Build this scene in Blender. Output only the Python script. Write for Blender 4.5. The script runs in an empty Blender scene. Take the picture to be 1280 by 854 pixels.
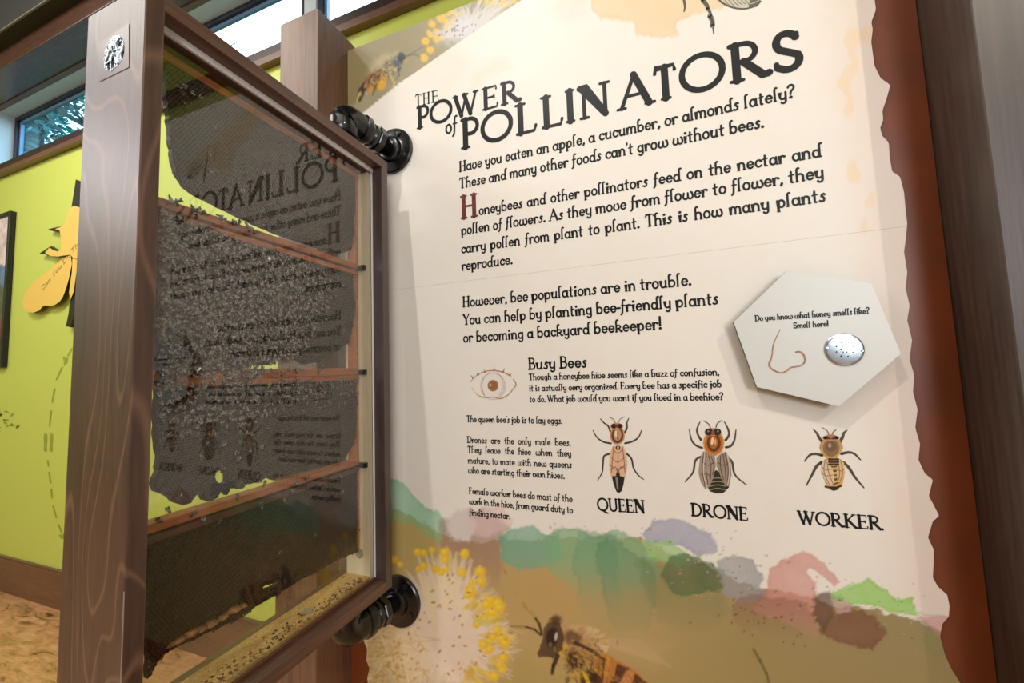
import bpy, bmesh, math, random
import numpy as np
from mathutils import Vector, Matrix
random.seed(7); RNG = np.random.RandomState(11)
scene = bpy.context.scene
COL = scene.collection
H = 1.44                                   # eye height; below, z is measured from the lens and lifted by H on linking

# ---------------------------------------------------------------- camera
FPX = 495.12
CW = np.array([1.48488596, 0.23800378, -0.31259408])
_t = np.linalg.norm(CW); _k = CW/_t
_K = np.array([[0,-_k[2],_k[1]],[_k[2],0,-_k[0]],[-_k[1],_k[0],0]])
R = np.eye(3)+math.sin(_t)*_K+(1-math.cos(_t))*_K@_K     # rows: camera right, down, forward in the world
cam_data = bpy.data.cameras.new('camera'); cam = bpy.data.objects.new('camera', cam_data); COL.objects.link(cam)
cam_data.sensor_width = 36; cam_data.lens = FPX/1280*36; cam_data.clip_start = .02; cam_data.clip_end = 200
M4 = Matrix.Identity(4)
for i in range(3):
    M4[i][0] = R[0,i]; M4[i][1] = -R[1,i]; M4[i][2] = -R[2,i]
M4.translation = (0,0,H); cam.matrix_world = M4
scene.camera = cam

# ---------------------------------------------------------------- light
scene.view_settings.view_transform = 'Standard'; scene.view_settings.look = 'None'
scene.view_settings.gamma = 1; scene.view_settings.use_curve_mapping = False
scene.view_settings.exposure = 0.42
scene.cycles.max_bounces = 8; scene.cycles.transparent_max_bounces = 16
scene.cycles.diffuse_bounces = 4; scene.cycles.glossy_bounces = 4
scene.cycles.caustics_reflective = False; scene.cycles.caustics_refractive = False
scene.cycles.sample_clamp_indirect = 4
world = bpy.data.worlds.new('overcast_sky'); scene.world = world; world.use_nodes = True
bg = world.node_tree.nodes['Background']; bg.inputs[0].default_value = (.62,.80,1,1); bg.inputs[1].default_value = 5.0
def area(name, loc, target, size, power, color, sy=None, spread=180):
    l = bpy.data.lights.new(name, 'AREA'); l.energy = power; l.color = color; l.size = size
    l.spread = math.radians(spread)
    if sy: l.shape = 'RECTANGLE'; l.size_y = sy
    o = bpy.data.objects.new(name, l); COL.objects.link(o); loc = Vector(loc)+Vector((0,0,H)); tg = Vector(target)+Vector((0,0,H))
    o.location = loc; o.rotation_euler = (tg-loc).to_track_quat('-Z','Y').to_euler(); return o
def spot(name, loc, target, power, color, ang=80, blend=.6, r=.05):
    l = bpy.data.lights.new(name, 'SPOT'); l.energy = power; l.color = color; l.spot_size = math.radians(ang); l.spot_blend = blend; l.shadow_soft_size = r
    o = bpy.data.objects.new(name, l); COL.objects.link(o); loc = Vector(loc)+Vector((0,0,H)); tg = Vector(target)+Vector((0,0,H))
    o.location = loc; o.rotation_euler = (tg-loc).to_track_quat('-Z','Y').to_euler(); return o
spot('track_spot', (-.80,-.85,2.62), (-.45,.93,-.05), 86, (1,.955,.92), 64, 1.0, .018)
spot('track_spot', (1.9,-.9,2.1), (0,.93,-.45), 62, (1,.89,.74), 70, .9, .02)
spot('track_spot', (-2.6,-.3,2.9), (-3.3,1.5,-.5), 150, (1,.95,.78), 110, .8, .06)
area('daylight_window', (-7.0,-2.6,3.0), (-.6,.4,.2), 3.0, 170, (1,.95,.97), 1.8)
area('daylight_window', (2.1,-4.1,.9), (.3,.9,0), 1.6, 105, (.93,.95,1), 1.6)
area('ceiling_fill', (.2,-1.5,2.7), (0,.5,0), 2.2, 22, (1,.94,.84), 2.2)  # unseen overhead fill, added to even out the light on the panel
area('ceiling_fill', (-3.6,-.6,2.9), (-3.4,.9,0), 1.6, 34, (1,.96,.90), 1.2)  # second overhead fill, out of view at the left

# ---------------------------------------------------------------- geometry helpers
def on_plane_y(u, v, Y):                  # the point of the plane Y that the pixel sees
    d = R.T@np.array([(u-640)/FPX, (v-427)/FPX, 1.]); return d*Y/d[1]
def on_plane_x(u, v, X):
    d = R.T@np.array([(u-640)/FPX, (v-427)/FPX, 1.]); return d*X/d[0]
def lin(c):
    c = np.asarray(c, float)/255; return np.where(c<=.04045, c/12.92, ((c+.055)/1.055)**2.4)
def rgba(c): return (*[float(x) for x in lin(c)], 1)
BASE = {}                                  # world location of every parent
def obj(name, verts, faces, mat, parent=None, smooth=False, mats=None, fmat=None):
    me = bpy.data.meshes.new(name)
    off = np.array(BASE[parent.name]) if parent is not None and parent.name in BASE else np.array([0,0,0.])
    v = np.asarray(verts, float).reshape(-1,3)+np.array([0,0,H])-off
    me.from_pydata(v.tolist(), [], [list(map(int,f)) for f in faces]); me.validate()
    for m in (mats or [mat]): me.materials.append(m)
    if fmat is not None and len(me.polygons)==len(fmat): me.polygons.foreach_set('material_index', np.asarray(fmat, np.int32))
    if smooth: me.polygons.foreach_set('use_smooth', [True]*len(me.polygons))
    me.update()
    o = bpy.data.objects.new(name, me); COL.objects.link(o)
    if parent is not None: o.parent = parent
    BASE[o.name] = tuple(off)
    return o
def thing(name, label, cat, loc, group=None):
    o = bpy.data.objects.new(name, None); COL.objects.link(o); o.empty_display_size = .05
    o.location = (loc[0],loc[1],loc[2]+H); BASE[o.name] = tuple(o.location); tag(o, label, cat, group); return o
def tag(o, label=None, cat=None, group=None, kind=None):
    if label: o['label'] = label
    if cat: o['category'] = cat
    if group: o['group'] = group
    if kind: o['kind'] = kind
    return o
class MB:
    def __init__(s): s.v = []; s.f = []; s.m = []
    def add(s, v, f, m=0):
        n = len(s.v); s.v += [tuple(map(float,p)) for p in v]; s.f += [[i+n for i in q] for q in f]; s.m += [m]*len(f); return s
    def box(s, x0,x1,y0,y1,z0,z1, bev=0, m=0):
        if bev:
            bm = bmesh.new(); bmesh.ops.create_cube(bm, size=1)
            for v in bm.verts: v.co = Vector((x0+(v.co.x+.5)*(x1-x0), y0+(v.co.y+.5)*(y1-y0), z0+(v.co.z+.5)*(z1-z0)))
            bmesh.ops.bevel(bm, geom=bm.edges[:], offset=bev, segments=2, affect='EDGES', profile=.5)
            bm.verts.index_update(); s.add([v.co for v in bm.verts], [[v.index for v in f.verts] for f in bm.faces], m); bm.free(); return s
        v = [(x,y,z) for x in (x0,x1) for y in (y0,y1) for z in (z0,z1)]
        return s.add(v, [(0,1,3,2),(4,6,7,5),(0,4,5,1),(2,3,7,6),(0,2,6,4),(1,5,7,3)], m)
    def lathe(s, prof, origin, axis, n=32, m=0):      # prof: (distance along the axis, radius)
        a = Vector(axis).normalized(); q = a.to_track_quat('Z','Y'); V = []; F = []
        for (t,r) in prof:
            for k in range(n):
                w = 2*math.pi*k/n; V.append(Vector(origin)+q@Vector((r*math.cos(w), r*math.sin(w), t)))
        for i in range(len(prof)-1):
            for k in range(n): F.append((i*n+k, i*n+(k+1)%n, (i+1)*n+(k+1)%n, (i+1)*n+k))
        F.append(list(range(n))[::-1]); F.append([(len(prof)-1)*n+k for k in range(n)])
        return s.add(V, F, m)
    def tube(s, pts, rad, n=8, m=0):
        pts = [Vector(p) for p in pts]; V = []; F = []
        if not hasattr(rad,'__len__'): rad = [rad]*len(pts)
        up = Vector((.13,.31,.94))
        for i,p in enumerate(pts):
            d = (pts[min(i+1,len(pts)-1)]-pts[max(i-1,0)]).normalized()
            a = d.cross(up); a = a if a.length>1e-4 else d.cross(Vector((1,0,0))); a.normalize(); b = d.cross(a)
            for k in range(n):
                w = 2*math.pi*k/n; V.append(p+(a*math.cos(w)+b*math.sin(w))*rad[i])
        for i in range(len(pts)-1):
            for k in range(n): F.append((i*n+k, i*n+(k+1)%n, (i+1)*n+(k+1)%n, (i+1)*n+k))
        F.append(list(range(n))[::-1]); F.append([(len(pts)-1)*n+k for k in range(n)])
        return s.add(V, F, m)
    def build(s, name, mat, parent=None, smooth=False, mats=None):
        return obj(name, s.v, s.f, mat, parent, smooth, mats, s.m if mats else None)
def smooth_angle(o, deg=35):
    bm = bmesh.new(); bm.from_mesh(o.data)
    for e in bm.edges:
        if len(e.link_faces)==2 and e.calc_face_angle(0) > math.radians(deg): e.smooth = False
    for f in bm.faces: f.smooth = True
    bm.to_mesh(o.data); bm.free(); return o

# ---------------------------------------------------------------- materials
def newmat(name):
    m = bpy.data.materials.new(name); m.use_nodes = True; nt = m.node_tree
    return m, nt, nt.nodes['Principled BSDF']
def N(nt, typ, **kw):
    n = nt.nodes.new(typ)
    for k,v in kw.items(): setattr(n, k, v)
    return n
def simple(name, c, rough=.5, spec=.5, metal=0, coat=0, noise=0, nscale=30, bump=0):
    m, nt, b = newmat(name)
    b.inputs['Base Color'].default_value = rgba(c); b.inputs['Roughness'].default_value = rough
    b.inputs['Specular IOR Level'].default_value = spec; b.inputs['Metallic'].default_value = metal; b.inputs['Coat Weight'].default_value = coat
    if noise or bump:
        tc = N(nt,'ShaderNodeTexCoord'); nz = N(nt,'ShaderNodeTexNoise'); nz.inputs['Scale'].default_value = nscale; nz.inputs['Detail'].default_value = 5
        nt.links.new(tc.outputs['Object'], nz.inputs['Vector'])
        if noise:
            r = N(nt,'ShaderNodeValToRGB'); c = np.array(c,float)
            r.color_ramp.elements[0].position = .3; r.color_ramp.elements[0].color = rgba(np.clip(c*(1-noise),0,255))
            r.color_ramp.elements[1].position = .7; r.color_ramp.elements[1].color = rgba(np.clip(c*(1+noise),0,255))
            nt.links.new(nz.outputs['Fac'], r.inputs[0]); nt.links.new(r.outputs[0], b.inputs['Base Color'])
        if bump:
            bp = N(nt,'ShaderNodeBump'); bp.inputs['Strength'].default_value = bump; bp.inputs['Distance'].default_value = .01
            nt.links.new(nz.outputs['Fac'], bp.inputs['Height']); nt.links.new(bp.outputs[0], b.inputs['Normal'])
    return m
def wood(name, dark, light, axis='Z', scale=9, stretch=.08, rough=.4, lines=None, spec=.5, coat=0, linew=.04, distort=2.5, contrast=(.35,.65)):
    """fine grain drawn out along an axis; with lines, thin pale contour figure as well"""
    m, nt, b = newmat(name); L = nt.links.new
    tc = N(nt,'ShaderNodeTexCoord'); mp = N(nt,'ShaderNodeMapping'); s = [scale]*3; s['XYZ'.index(axis)] = scale*stretch
    mp.inputs['Scale'].default_value = s; L(tc.outputs['Object'], mp.inputs['Vector'])
    n1 = N(nt,'ShaderNodeTexNoise'); n1.inputs['Scale'].default_value = 1.2; n1.inputs['Detail'].default_value = 3; n1.inputs['Distortion'].default_value = .6
    L(mp.outputs[0], n1.inputs['Vector'])
    n2 = N(nt,'ShaderNodeTexNoise'); n2.inputs['Scale'].default_value = 16; n2.inputs['Detail'].default_value = 6; L(mp.outputs[0], n2.inputs['Vector'])
    mx = N(nt,'ShaderNodeMath', operation='MULTIPLY_ADD'); mx.inputs[1].default_value = .55; L(n2.outputs['Fac'], mx.inputs[0])
    m3 = N(nt,'ShaderNodeMath', operation='MULTIPLY'); m3.inputs[1].default_value = .45; L(n1.outputs['Fac'], m3.inputs[0]); L(m3.outputs[0], mx.inputs[2])
    r = N(nt,'ShaderNodeValToRGB'); r.color_ramp.elements[0].position = contrast[0]; r.color_ramp.elements[1].position = contrast[1]
    r.color_ramp.elements[0].color = rgba(dark); r.color_ramp.elements[1].color = rgba(light); L(mx.outputs[0], r.inputs[0])
    out = r.outputs[0]
    if lines is not None:
        mp2 = N(nt,'ShaderNodeMapping'); s2 = [5.5]*3; s2['XYZ'.index(axis)] = 5.5*.24; mp2.inputs['Scale'].default_value = s2; L(tc.outputs['Object'], mp2.inputs['Vector'])
        n3 = N(nt,'ShaderNodeTexNoise'); n3.inputs['Scale'].default_value = 1.1; n3.inputs['Detail'].default_value = 1.2; n3.inputs['Distortion'].default_value = .5; L(mp2.outputs[0], n3.inputs['Vector'])
        a = N(nt,'ShaderNodeMath', operation='MULTIPLY'); a.inputs[1].default_value = 13; L(n3.outputs['Fac'], a.inputs[0])
        f = N(nt,'ShaderNodeMath', operation='FRACT'); L(a.outputs[0], f.inputs[0])
        c = N(nt,'ShaderNodeMath', operation='SUBTRACT'); c.inputs[1].default_value = .5; L(f.outputs[0], c.inputs[0])
        d = N(nt,'ShaderNodeMath', operation='ABSOLUTE'); L(c.outputs[0], d.inputs[0])
        e = N(nt,'ShaderNodeMapRange'); e.inputs['From Min'].default_value = 0; e.inputs['From Max'].default_value = linew*3; e.inputs['To Min'].default_value = .55; e.inputs['To Max'].default_value = 0
        L(d.outputs[0], e.inputs['Value'])
        mm = N(nt,'ShaderNodeMix', data_type='RGBA'); L(e.outputs[0], mm.inputs[0]); L(out, mm.inputs[6]); mm.inputs[7].default_value = rgba(lines); out = mm.outputs[2]
    L(out, b.inputs['Base Color']); b.inputs['Roughness'].default_value = rough; b.inputs['Specular IOR Level'].default_value = spec
    b.inputs['Coat Weight'].default_value = coat; b.inputs['Coat Roughness'].default_value = .42
    bp = N(nt,'ShaderNodeBump'); bp.inputs['Strength'].default_value = .12; bp.inputs['Distance'].default_value = .003; L(n2.outputs['Fac'], bp.inputs['Height']); L(bp.outputs[0], b.inputs['Normal'])
    return m
def print_mat(name, rough=.47, spec=.5):       # ink colours stored on the mesh, as a printer would lay them
    m, nt, b = newmat(name); a = N(nt,'ShaderNodeVertexColor', layer_name='Ink'); L = nt.links.new
    tc = N(nt,'ShaderNodeTexCoord'); nz = N(nt,'ShaderNodeTexNoise'); nz.inputs['Scale'].default_value = 900; nz.inputs['Detail'].default_value = 2; L(tc.outputs['Object'], nz.inputs['Vector'])
    mr = N(nt,'ShaderNodeMapRange'); mr.inputs['To Min'].default_value = .96; mr.inputs['To Max'].default_value = 1.04; L(nz.outputs['Fac'], mr.inputs['Value'])
    mm = N(nt,'ShaderNodeMix', data_type='RGBA', blend_type='MULTIPLY'); mm.inputs[0].default_value = 1; L(a.outputs['Color'], mm.inputs[6]); L(mr.outputs[0], mm.inputs[7])
    L(mm.outputs[2], b.inputs['Base Color']); b.inputs['Roughness'].default_value = rough; b.inputs['Specular IOR Level'].default_value = spec
    return m
def glass(name, tint=(1,1,1), f0=.05):          # clear pane: Schlick mix of a mirror and a clear film, the same from both sides
    m = bpy.data.materials.new(name); m.use_nodes = True; nt = m.node_tree; nt.nodes.clear(); L = nt.links.new
    out = N(nt,'ShaderNodeOutputMaterial'); mix = N(nt,'ShaderNodeMixShader'); tr = N(nt,'ShaderNodeBsdfTransparent'); gl = N(nt,'ShaderNodeBsdfGlossy')
    tr.inputs[0].default_value = (*tint,1); gl.inputs['Roughness'].default_value = 0; g = N(nt,'ShaderNodeNewGeometry')
    dp = N(nt,'ShaderNodeVectorMath', operation='DOT_PRODUCT'); L(g.outputs['Normal'], dp.inputs[0]); L(g.outputs['Incoming'], dp.inputs[1])
    ab = N(nt,'ShaderNodeMath', operation='ABSOLUTE'); L(dp.outputs['Value'], ab.inputs[0]); sb = N(nt,'ShaderNodeMath', operation='SUBTRACT'); sb.inputs[0].default_value = 1; L(ab.outputs[0], sb.inputs[1])
    pw = N(nt,'ShaderNodeMath', operation='POWER'); L(sb.outputs[0], pw.inputs[0]); pw.inputs[1].default_value = 5
    ma = N(nt,'ShaderNodeMath', operation='MULTIPLY_ADD'); L(pw.outputs[0], ma.inputs[0]); ma.inputs[1].default_value = 1-f0; ma.inputs[2].default_value = f0
    L(ma.outputs[0], mix.inputs[0]); L(tr.outputs[0], mix.inputs[1]); L(gl.outputs[0], mix.inputs[2]); L(mix.outputs[0], out.inputs['Surface']); return m

M = dict(
 case=wood('stained_birch', (58,38,30), (92,62,50), 'Z', 8, .07, .42, lines=(140,104,84), coat=.45, linew=.035),
 case_side=wood('stained_birch_edge', (52,38,36), (84,64,60), 'Z', 30, .04, .42, coat=.5),
 case_rail=wood('stained_birch_rail', (70,46,36), (112,78,62), 'Y', 26, .04, .42, coat=.2),
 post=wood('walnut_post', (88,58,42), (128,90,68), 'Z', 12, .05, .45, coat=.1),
 post_dark=wood('dark_walnut_post', (50,38,32), (84,66,54), 'Z', 7, .05, .42, coat=.35),  # darker, greyer walnut for the right post
 trim=wood('walnut_trim', (82,50,38), (120,80,62), 'X', 9, .07, .35, coat=.3),
 trim_dark=simple('dark_trim', (44,26,24), .4),
 beam=wood('oak_beam', (52,28,14), (98,58,32), 'X', 6, .1, .25, coat=.6),
 liner=wood('pine_liner', (222,198,158), (240,222,190), 'Z', 16, .06, .6),
 liner_floor=wood('pine_floor', (170,128,66), (214,176,104), 'Y', 30, .3, .7, contrast=(.42,.58)),
 bar=wood('propolis_stained_pine', (138,74,38), (190,116,66), 'Y', 18, .1, .55),
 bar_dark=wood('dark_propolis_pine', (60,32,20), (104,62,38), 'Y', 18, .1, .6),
 gasket=simple('white_vinyl', (238,236,238), .4),
 iron=simple('black_iron', (11,11,13), .27, .5, 0, .25, noise=.25, nscale=60, bump=.04),
 iron_bolt=simple('black_bolt', (26,26,28), .35, .5),
 ceiling=simple('dark_ceiling', (34,32,32), .8), olive=simple('olive_drywall', (46,46,38), .8), edge=simple('metal_bead', (120,118,100), .5),
 soffit=simple('white_paint', (196,205,208), .6), frame=simple('window_frame_dark', (30,34,44), .4), frame2=simple('window_frame_blue', (120,150,185), .4),
 maroon=simple('maroon_cut_edge', (78,26,28), .5), sienna=simple('sienna_laminate', (120,58,26), .42, noise=.10, nscale=5),
 sheet=print_mat('printed_sheet'), decal=print_mat('printed_ink', .4),
 ink=simple('black_print_ink', (10,15,17), .42, .3), ink_soft=simple('dark_print_ink', (30,30,28), .42, .3), ink_red=simple('oxblood_print_ink', (96,42,46), .4, noise=.5, nscale=300),
 ink_brown=simple('brown_pencil_ink', (170,122,98), .5, noise=.25, nscale=200),
 signface=simple('hexagon_laminate', (216,217,212), .35), signedge=simple('hexagon_black_edge', (22,26,26), .4),
 steel=simple('brushed_steel', (215,225,240), .22, metal=1), hole=simple('drilled_hole', (20,20,26), .7),
 foil=simple('crumpled_foil', (120,132,142), .12, metal=1, bump=.4, nscale=60), tape=simple('yellowed_tape', (100,82,74), .3),
 plug=simple('grey_vent_mesh', (150,140,120), .5, noise=.2, nscale=200),
 glass=glass('hive_glass', (.97,.98,.97), .052), pane=glass('window_glass', (.74,.94,1), .05), pane_clear=glass('clear_window_glass', (.95,.98,1), .05),
)
def m_wall():
    m, nt, b = newmat('lime_wall_paint'); L = nt.links.new
    tc = N(nt,'ShaderNodeTexCoord'); nz = N(nt,'ShaderNodeTexNoise'); nz.inputs['Scale'].default_value = 120; L(tc.outputs['Object'], nz.inputs['Vector'])
    b.inputs['Base Color'].default_value = rgba((200,211,98)); b.inputs['Roughness'].default_value = .42; b.inputs['Specular IOR Level'].default_value = .45
    bp = N(nt,'ShaderNodeBump'); bp.inputs['Strength'].default_value = .1; bp.inputs['Distance'].default_value = .002; L(nz.outputs['Fac'], bp.inputs['Height']); L(bp.outputs[0], b.inputs['Normal']); return m
M['wall'] = m_wall()
def m_floor():
    m, nt, b = newmat('marbled_floor'); L = nt.links.new; tc = N(nt,'ShaderNodeTexCoord'); mp = N(nt,'ShaderNodeMapping')
    mp.inputs['Rotation'].default_value = (0,0,.5); mp.inputs['Scale'].default_value = (2.2,7,1); L(tc.outputs['Object'], mp.inputs['Vector'])
    n1 = N(nt,'ShaderNodeTexNoise'); n1.inputs['Scale'].default_value = 2.5; n1.inputs['Detail'].default_value = 8; n1.inputs['Roughness'].default_value = .65; n1.inputs['Distortion'].default_value = 1.2; L(mp.outputs[0], n1.inputs['Vector'])
    r = N(nt,'ShaderNodeValToRGB'); cr = r.color_ramp; cr.elements[0].position = .33; cr.elements[0].color = rgba((90,66,44)); cr.elements[1].position = .7; cr.elements[1].color = rgba((222,176,132))
    e = cr.elements.new(.42); e.color = rgba((178,134,84)); e = cr.elements.new(.55); e.color = rgba((206,152,106)); L(n1.outputs['Fac'], r.inputs[0]); L(r.outputs[0], b.inputs['Base Color']); b.inputs['Roughness'].default_value = .35; return m
M['floor'] = m_floor()

# ---------------------------------------------------------------- the setting
YW, XL, XR, YB, ZC, ZF = 1.5, -7.2, 3.4, -4.2, 3.4, -H
def struct(name, mb, mat, parent=None, mats=None):
    o = mb.build(name, mat, parent, mats=mats)
    if parent is None: o['kind'] = 'structure'
    return o
def bx(*a, bev=0): return MB().box(*a, bev=bev)
struct('floor', bx(XL,XR,YB,YW+.25,ZF-.1,ZF), M['floor'])
struct('ceiling', bx(XL,XR,YB,1.21,ZC,ZC+.1), M['ceiling'])
struct('wall_left', bx(XL-.1,XL,YB,YW+.25,ZF,ZC), M['wall'])
struct('wall_right', bx(XR,XR+.1,YB,YW+.25,ZF,ZC), M['soffit'])
struct('wall_front', bx(XL,XR,YB-.1,YB,ZF,ZC), M['soffit'])
ZB, ZT, XJ, XE, YG = 1.79, 2.325, -5.07, -.02, 1.609
wb = MB(); wb.box(XL,XR,YW,YG+.034,ZF,ZB); wb.box(XL,XJ,YW,YG+.034,ZB,ZT); wb.box(XE,XR,YW,YG+.034,ZB,ZT); wb.box(XL,XR,YW,YG+.034,ZT,ZC)
struct('wall_back', wb, M['wall'])
rv = MB(); rv.box(XJ,XE,YW+.002,YG-.02,ZT-.006,ZT); rv.box(XJ,XJ+.006,YW+.002,YG-.02,ZB,ZT-.006); rv.box(XE-.006,XE,YW+.002,YG-.02,ZB,ZT-.006); rv.box(XJ,XE,YW+.002,YG-.02,ZB,ZB+.006)
struct('trim_1', rv, M['soffit'])                                      # painted reveal of the clerestory
t = MB(); t.box(XL,XR,YW-.04,YW,1.718,1.757,.002); struct('trim_2', t, M['trim'])          # sill board under the clerestory
t = MB(); t.box(XL,XR,YW-.032,YW,1.757,1.812,.002); struct('trim_3', t, M['trim_dark'])
t = MB(); t.box(XL,XR,YW-.03,YW,ZT-.005,ZT+.022); struct('trim_4', t, M['trim'])           # head casing
t = MB(); t.box(XL,XR,1.29,YW,2.33,2.50,.004); struct('trim_5', t, M['beam'])              # header beam, glossy underside
t = MB(); t.box(XL,XR,1.214,1.29,2.47,ZC,0); struct('trim_6', t, M['olive'])
t = MB(); t.box(XL,XR,1.205,1.214,2.466,2.475,0); struct('trim_7', t, M['edge'])
bb = MB(); bb.box(XL,XR,YW-.022,YW,ZF,ZF+.225,.003); bb.box(XL,XR,YW-.016,YW,ZF+.225,ZF+.238,.002); struct('baseboard_back', bb, M['trim'])
edges = [XJ, -3.42, -1.72, XE]
for i in range(3):
    x0, x1 = edges[i]+(.006 if i==0 else .045), edges[i+1]-(.006 if i==2 else .045)
    w = MB()
    for q in ((x0,x1,ZT-.034,ZT-.007),(x0,x1,ZB+.007,ZB+.035),(x0,x0+.028,ZB+.035,ZT-.034),(x1-.028,x1,ZB+.035,ZT-.034)): w.box(q[0],q[1],YG-.02,YG+.03,q[2],q[3],.002)
    wn = w.build('window_%d'%(i+1), M['frame']); wn['kind'] = 'structure'
    s = MB(); a0,a1,c0,c1 = x0+.029,x1-.029,ZB+.036,ZT-.035
    for q in ((a0,a1,c1-.02,c1),(a0,a1,c0,c0+.02),(a0,a0+.02,c0+.02,c1-.02),(a1-.02,a1,c0+.02,c1-.02)): s.box(q[0],q[1],YG,YG+.02,q[2],q[3])
    s.build('sash', M['frame2'], wn)
    bx(a0+.02,a1-.02,YG+.008,YG+.013,c0+.02,c1-.02).build('pane', M['pane' if i==0 else 'pane_clear'], wn)
    if i<2: struct('trim_%d'%(8+i), bx(edges[i+1]-.043,edges[i+1]+.043,YG-.03,YG+.04,ZB+.007,ZT-.007), M['soffit'])

# ---------------------------------------------------------------- trees beyond the clerestory
bark = simple('tree_bark', (44,52,52), .9, noise=.3, nscale=6); leafm = simple('conifer_needles', (40,92,92), .8, noise=.35, nscale=2)
def branchy(mb, p, d, l, r, depth, rnd):
    pts = [p]; q = Vector(p); dd = Vector(d).normalized()
    for k in range(4):
        dd = (dd+Vector((rnd.uniform(-.25,.25),rnd.uniform(-.25,.25),rnd.uniform(-.12,.2)))).normalized(); q = q+dd*(l/4); pts.append(q.copy())
    mb.tube(pts, [r*(1-.16*k) for k in range(5)], 5)
    if depth:
        for k in range(4):
            a = pts[1+rnd.randrange(4)]; e = (dd+Vector((rnd.uniform(-1,1),rnd.uniform(-1,1),rnd.uniform(-.4,.8)))).normalized()
            branchy(mb, a, e, l*.62, r*.5, depth-1, rnd)
def conifer(x, y, h, rad, seed, label):
    rnd = random.Random(seed); t = thing('conifer_tree', label, 'tree', (x,y,ZF), 'trees beyond the clerestory window')
    mb = MB(); mb.tube([(x,y,ZF),(x+.05,y,ZF+h*.5),(x,y+.05,ZF+h)], [.30,.24,.07], 9); mb.build('trunk', bark, t, True)
    V = []; F = []
    for k in range(7500):
        hh = rnd.random()**.8; z = ZF+h*(.25+.75*hh); rr = rad*(1.08-hh)*math.sqrt(rnd.random())*(.75+.35*math.sin(hh*40)); a = rnd.uniform(0,6.283)
        c = Vector((x+rr*math.cos(a), y+rr*math.sin(a), z-rr*.25)); s = rnd.uniform(.06,.15)
        u = Vector((rnd.gauss(0,1),rnd.gauss(0,1),rnd.gauss(0,.5))).normalized()*s; w = Vector((rnd.gauss(0,1),rnd.gauss(0,1),rnd.gauss(0,1))).normalized()*s*.4
        n = len(V); V += [c-u, c+w, c+u*.9, c-w]; F.append((n,n+1,n+2,n+3))
    tag(obj('needles', V, F, leafm, t), kind='stuff')
conifer(-12.9, 4.3, 9.6, 3.3, 3, 'dark teal conifer seen through the left pane of the high window')
for (x,y,h,seed,lb) in ((-9.3,4.4,7.6,5,'bare branching tree at the right of the left window pane'),(-20.5,5.5,11.5,9,'leafless grey tree farther back, behind the conifer')):
    rnd = random.Random(seed); t = thing('bare_tree', lb, 'tree', (x,y,ZF), 'trees beyond the clerestory window')
    mb = MB(); mb.tube([(x,y,ZF),(x+.1,y,ZF+h*.5),(x,y,ZF+h)], [.16,.12,.05], 8); mb.build('trunk', bark, t, True)
    mb = MB()
    for k in range(11): branchy(mb, (x+.03,y,ZF+h*(.35+.06*k)), (rnd.uniform(-1,1),rnd.uniform(-1,1),rnd.uniform(0,.9)), 1.9, .06, 2, rnd)
    tag(mb.build('branches', bark, t, True), kind='stuff')
g = obj('lawn', [(-40,1.75,ZF-.1),(20,1.75,ZF-.1),(20,40,ZF-.1),(-40,40,ZF-.1)], [(0,1,2,3)], simple('outdoor_ground', (70,90,60), .9)); g['kind'] = 'structure'

# ---------------------------------------------------------------- posts
PX0, PX1, YP, YF = -.859, .499, .93, .815                              # panel edges, panel face, post face
def post(x0, x1, label, mat):
    t = thing('wooden_post', label, 'post', ((x0+x1)/2, YF+.075, ZF), 'posts carrying the panel')
    bx(x0,x1,YF,YF+.150,ZF,1.061,bev=.0025).build('shaft', mat, t); return t
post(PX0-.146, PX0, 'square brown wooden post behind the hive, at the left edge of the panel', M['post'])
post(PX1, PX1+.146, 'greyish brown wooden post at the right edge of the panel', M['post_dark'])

# ---------------------------------------------------------------- numpy noise and painting
def vnoise(x, y, seed):
    r = np.random.RandomState(seed).rand(256,256); xi = np.floor(x).astype(int); yi = np.floor(y).astype(int); fx = x-xi; fy = y-yi
    fx = fx*fx*(3-2*fx); fy = fy*fy*(3-2*fy); g = lambda a,b: r[a%256, b%256]
    return (g(xi,yi)*(1-fx)+g(xi+1,yi)*fx)*(1-fy)+(g(xi,yi+1)*(1-fx)+g(xi+1,yi+1)*fx)*fy
def fbm(x, y, s, seed, o=4):
    t = 0; a = .5; n = 0
    for i in range(o): t = t+a*vnoise(x/s+17*i, y/s+31*i, seed+i); n += a; a *= .55; s /= 2.03
    return t/n*2-1
def sstep(a, b, x): t = np.clip((x-a)/(b-a),0,1); return t*t*(3-2*t)
def polydist(x, y, P):                     # signed, negative inside
    P = np.asarray(P,float); d = np.full(x.shape, 1e9); ins = np.zeros(x.shape,bool)
    for i in range(len(P)):
        a = P[i]; b = P[(i+1)%len(P)]; e = b-a; wx = x-a[0]; wy = y-a[1]
        t = np.clip((wx*e[0]+wy*e[1])/(e@e),0,1); d = np.minimum(d, (wx-t*e[0])**2+(wy-t*e[1])**2)
        c = ((a[1]>y)!=(b[1]>y)); 
        if a[1]!=b[1]: ins ^= c & (x < (b[0]-a[0])*(y-a[1])/(b[1]-a[1])+a[0])
    return np.where(ins,-np.sqrt(d),np.sqrt(d))
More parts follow.
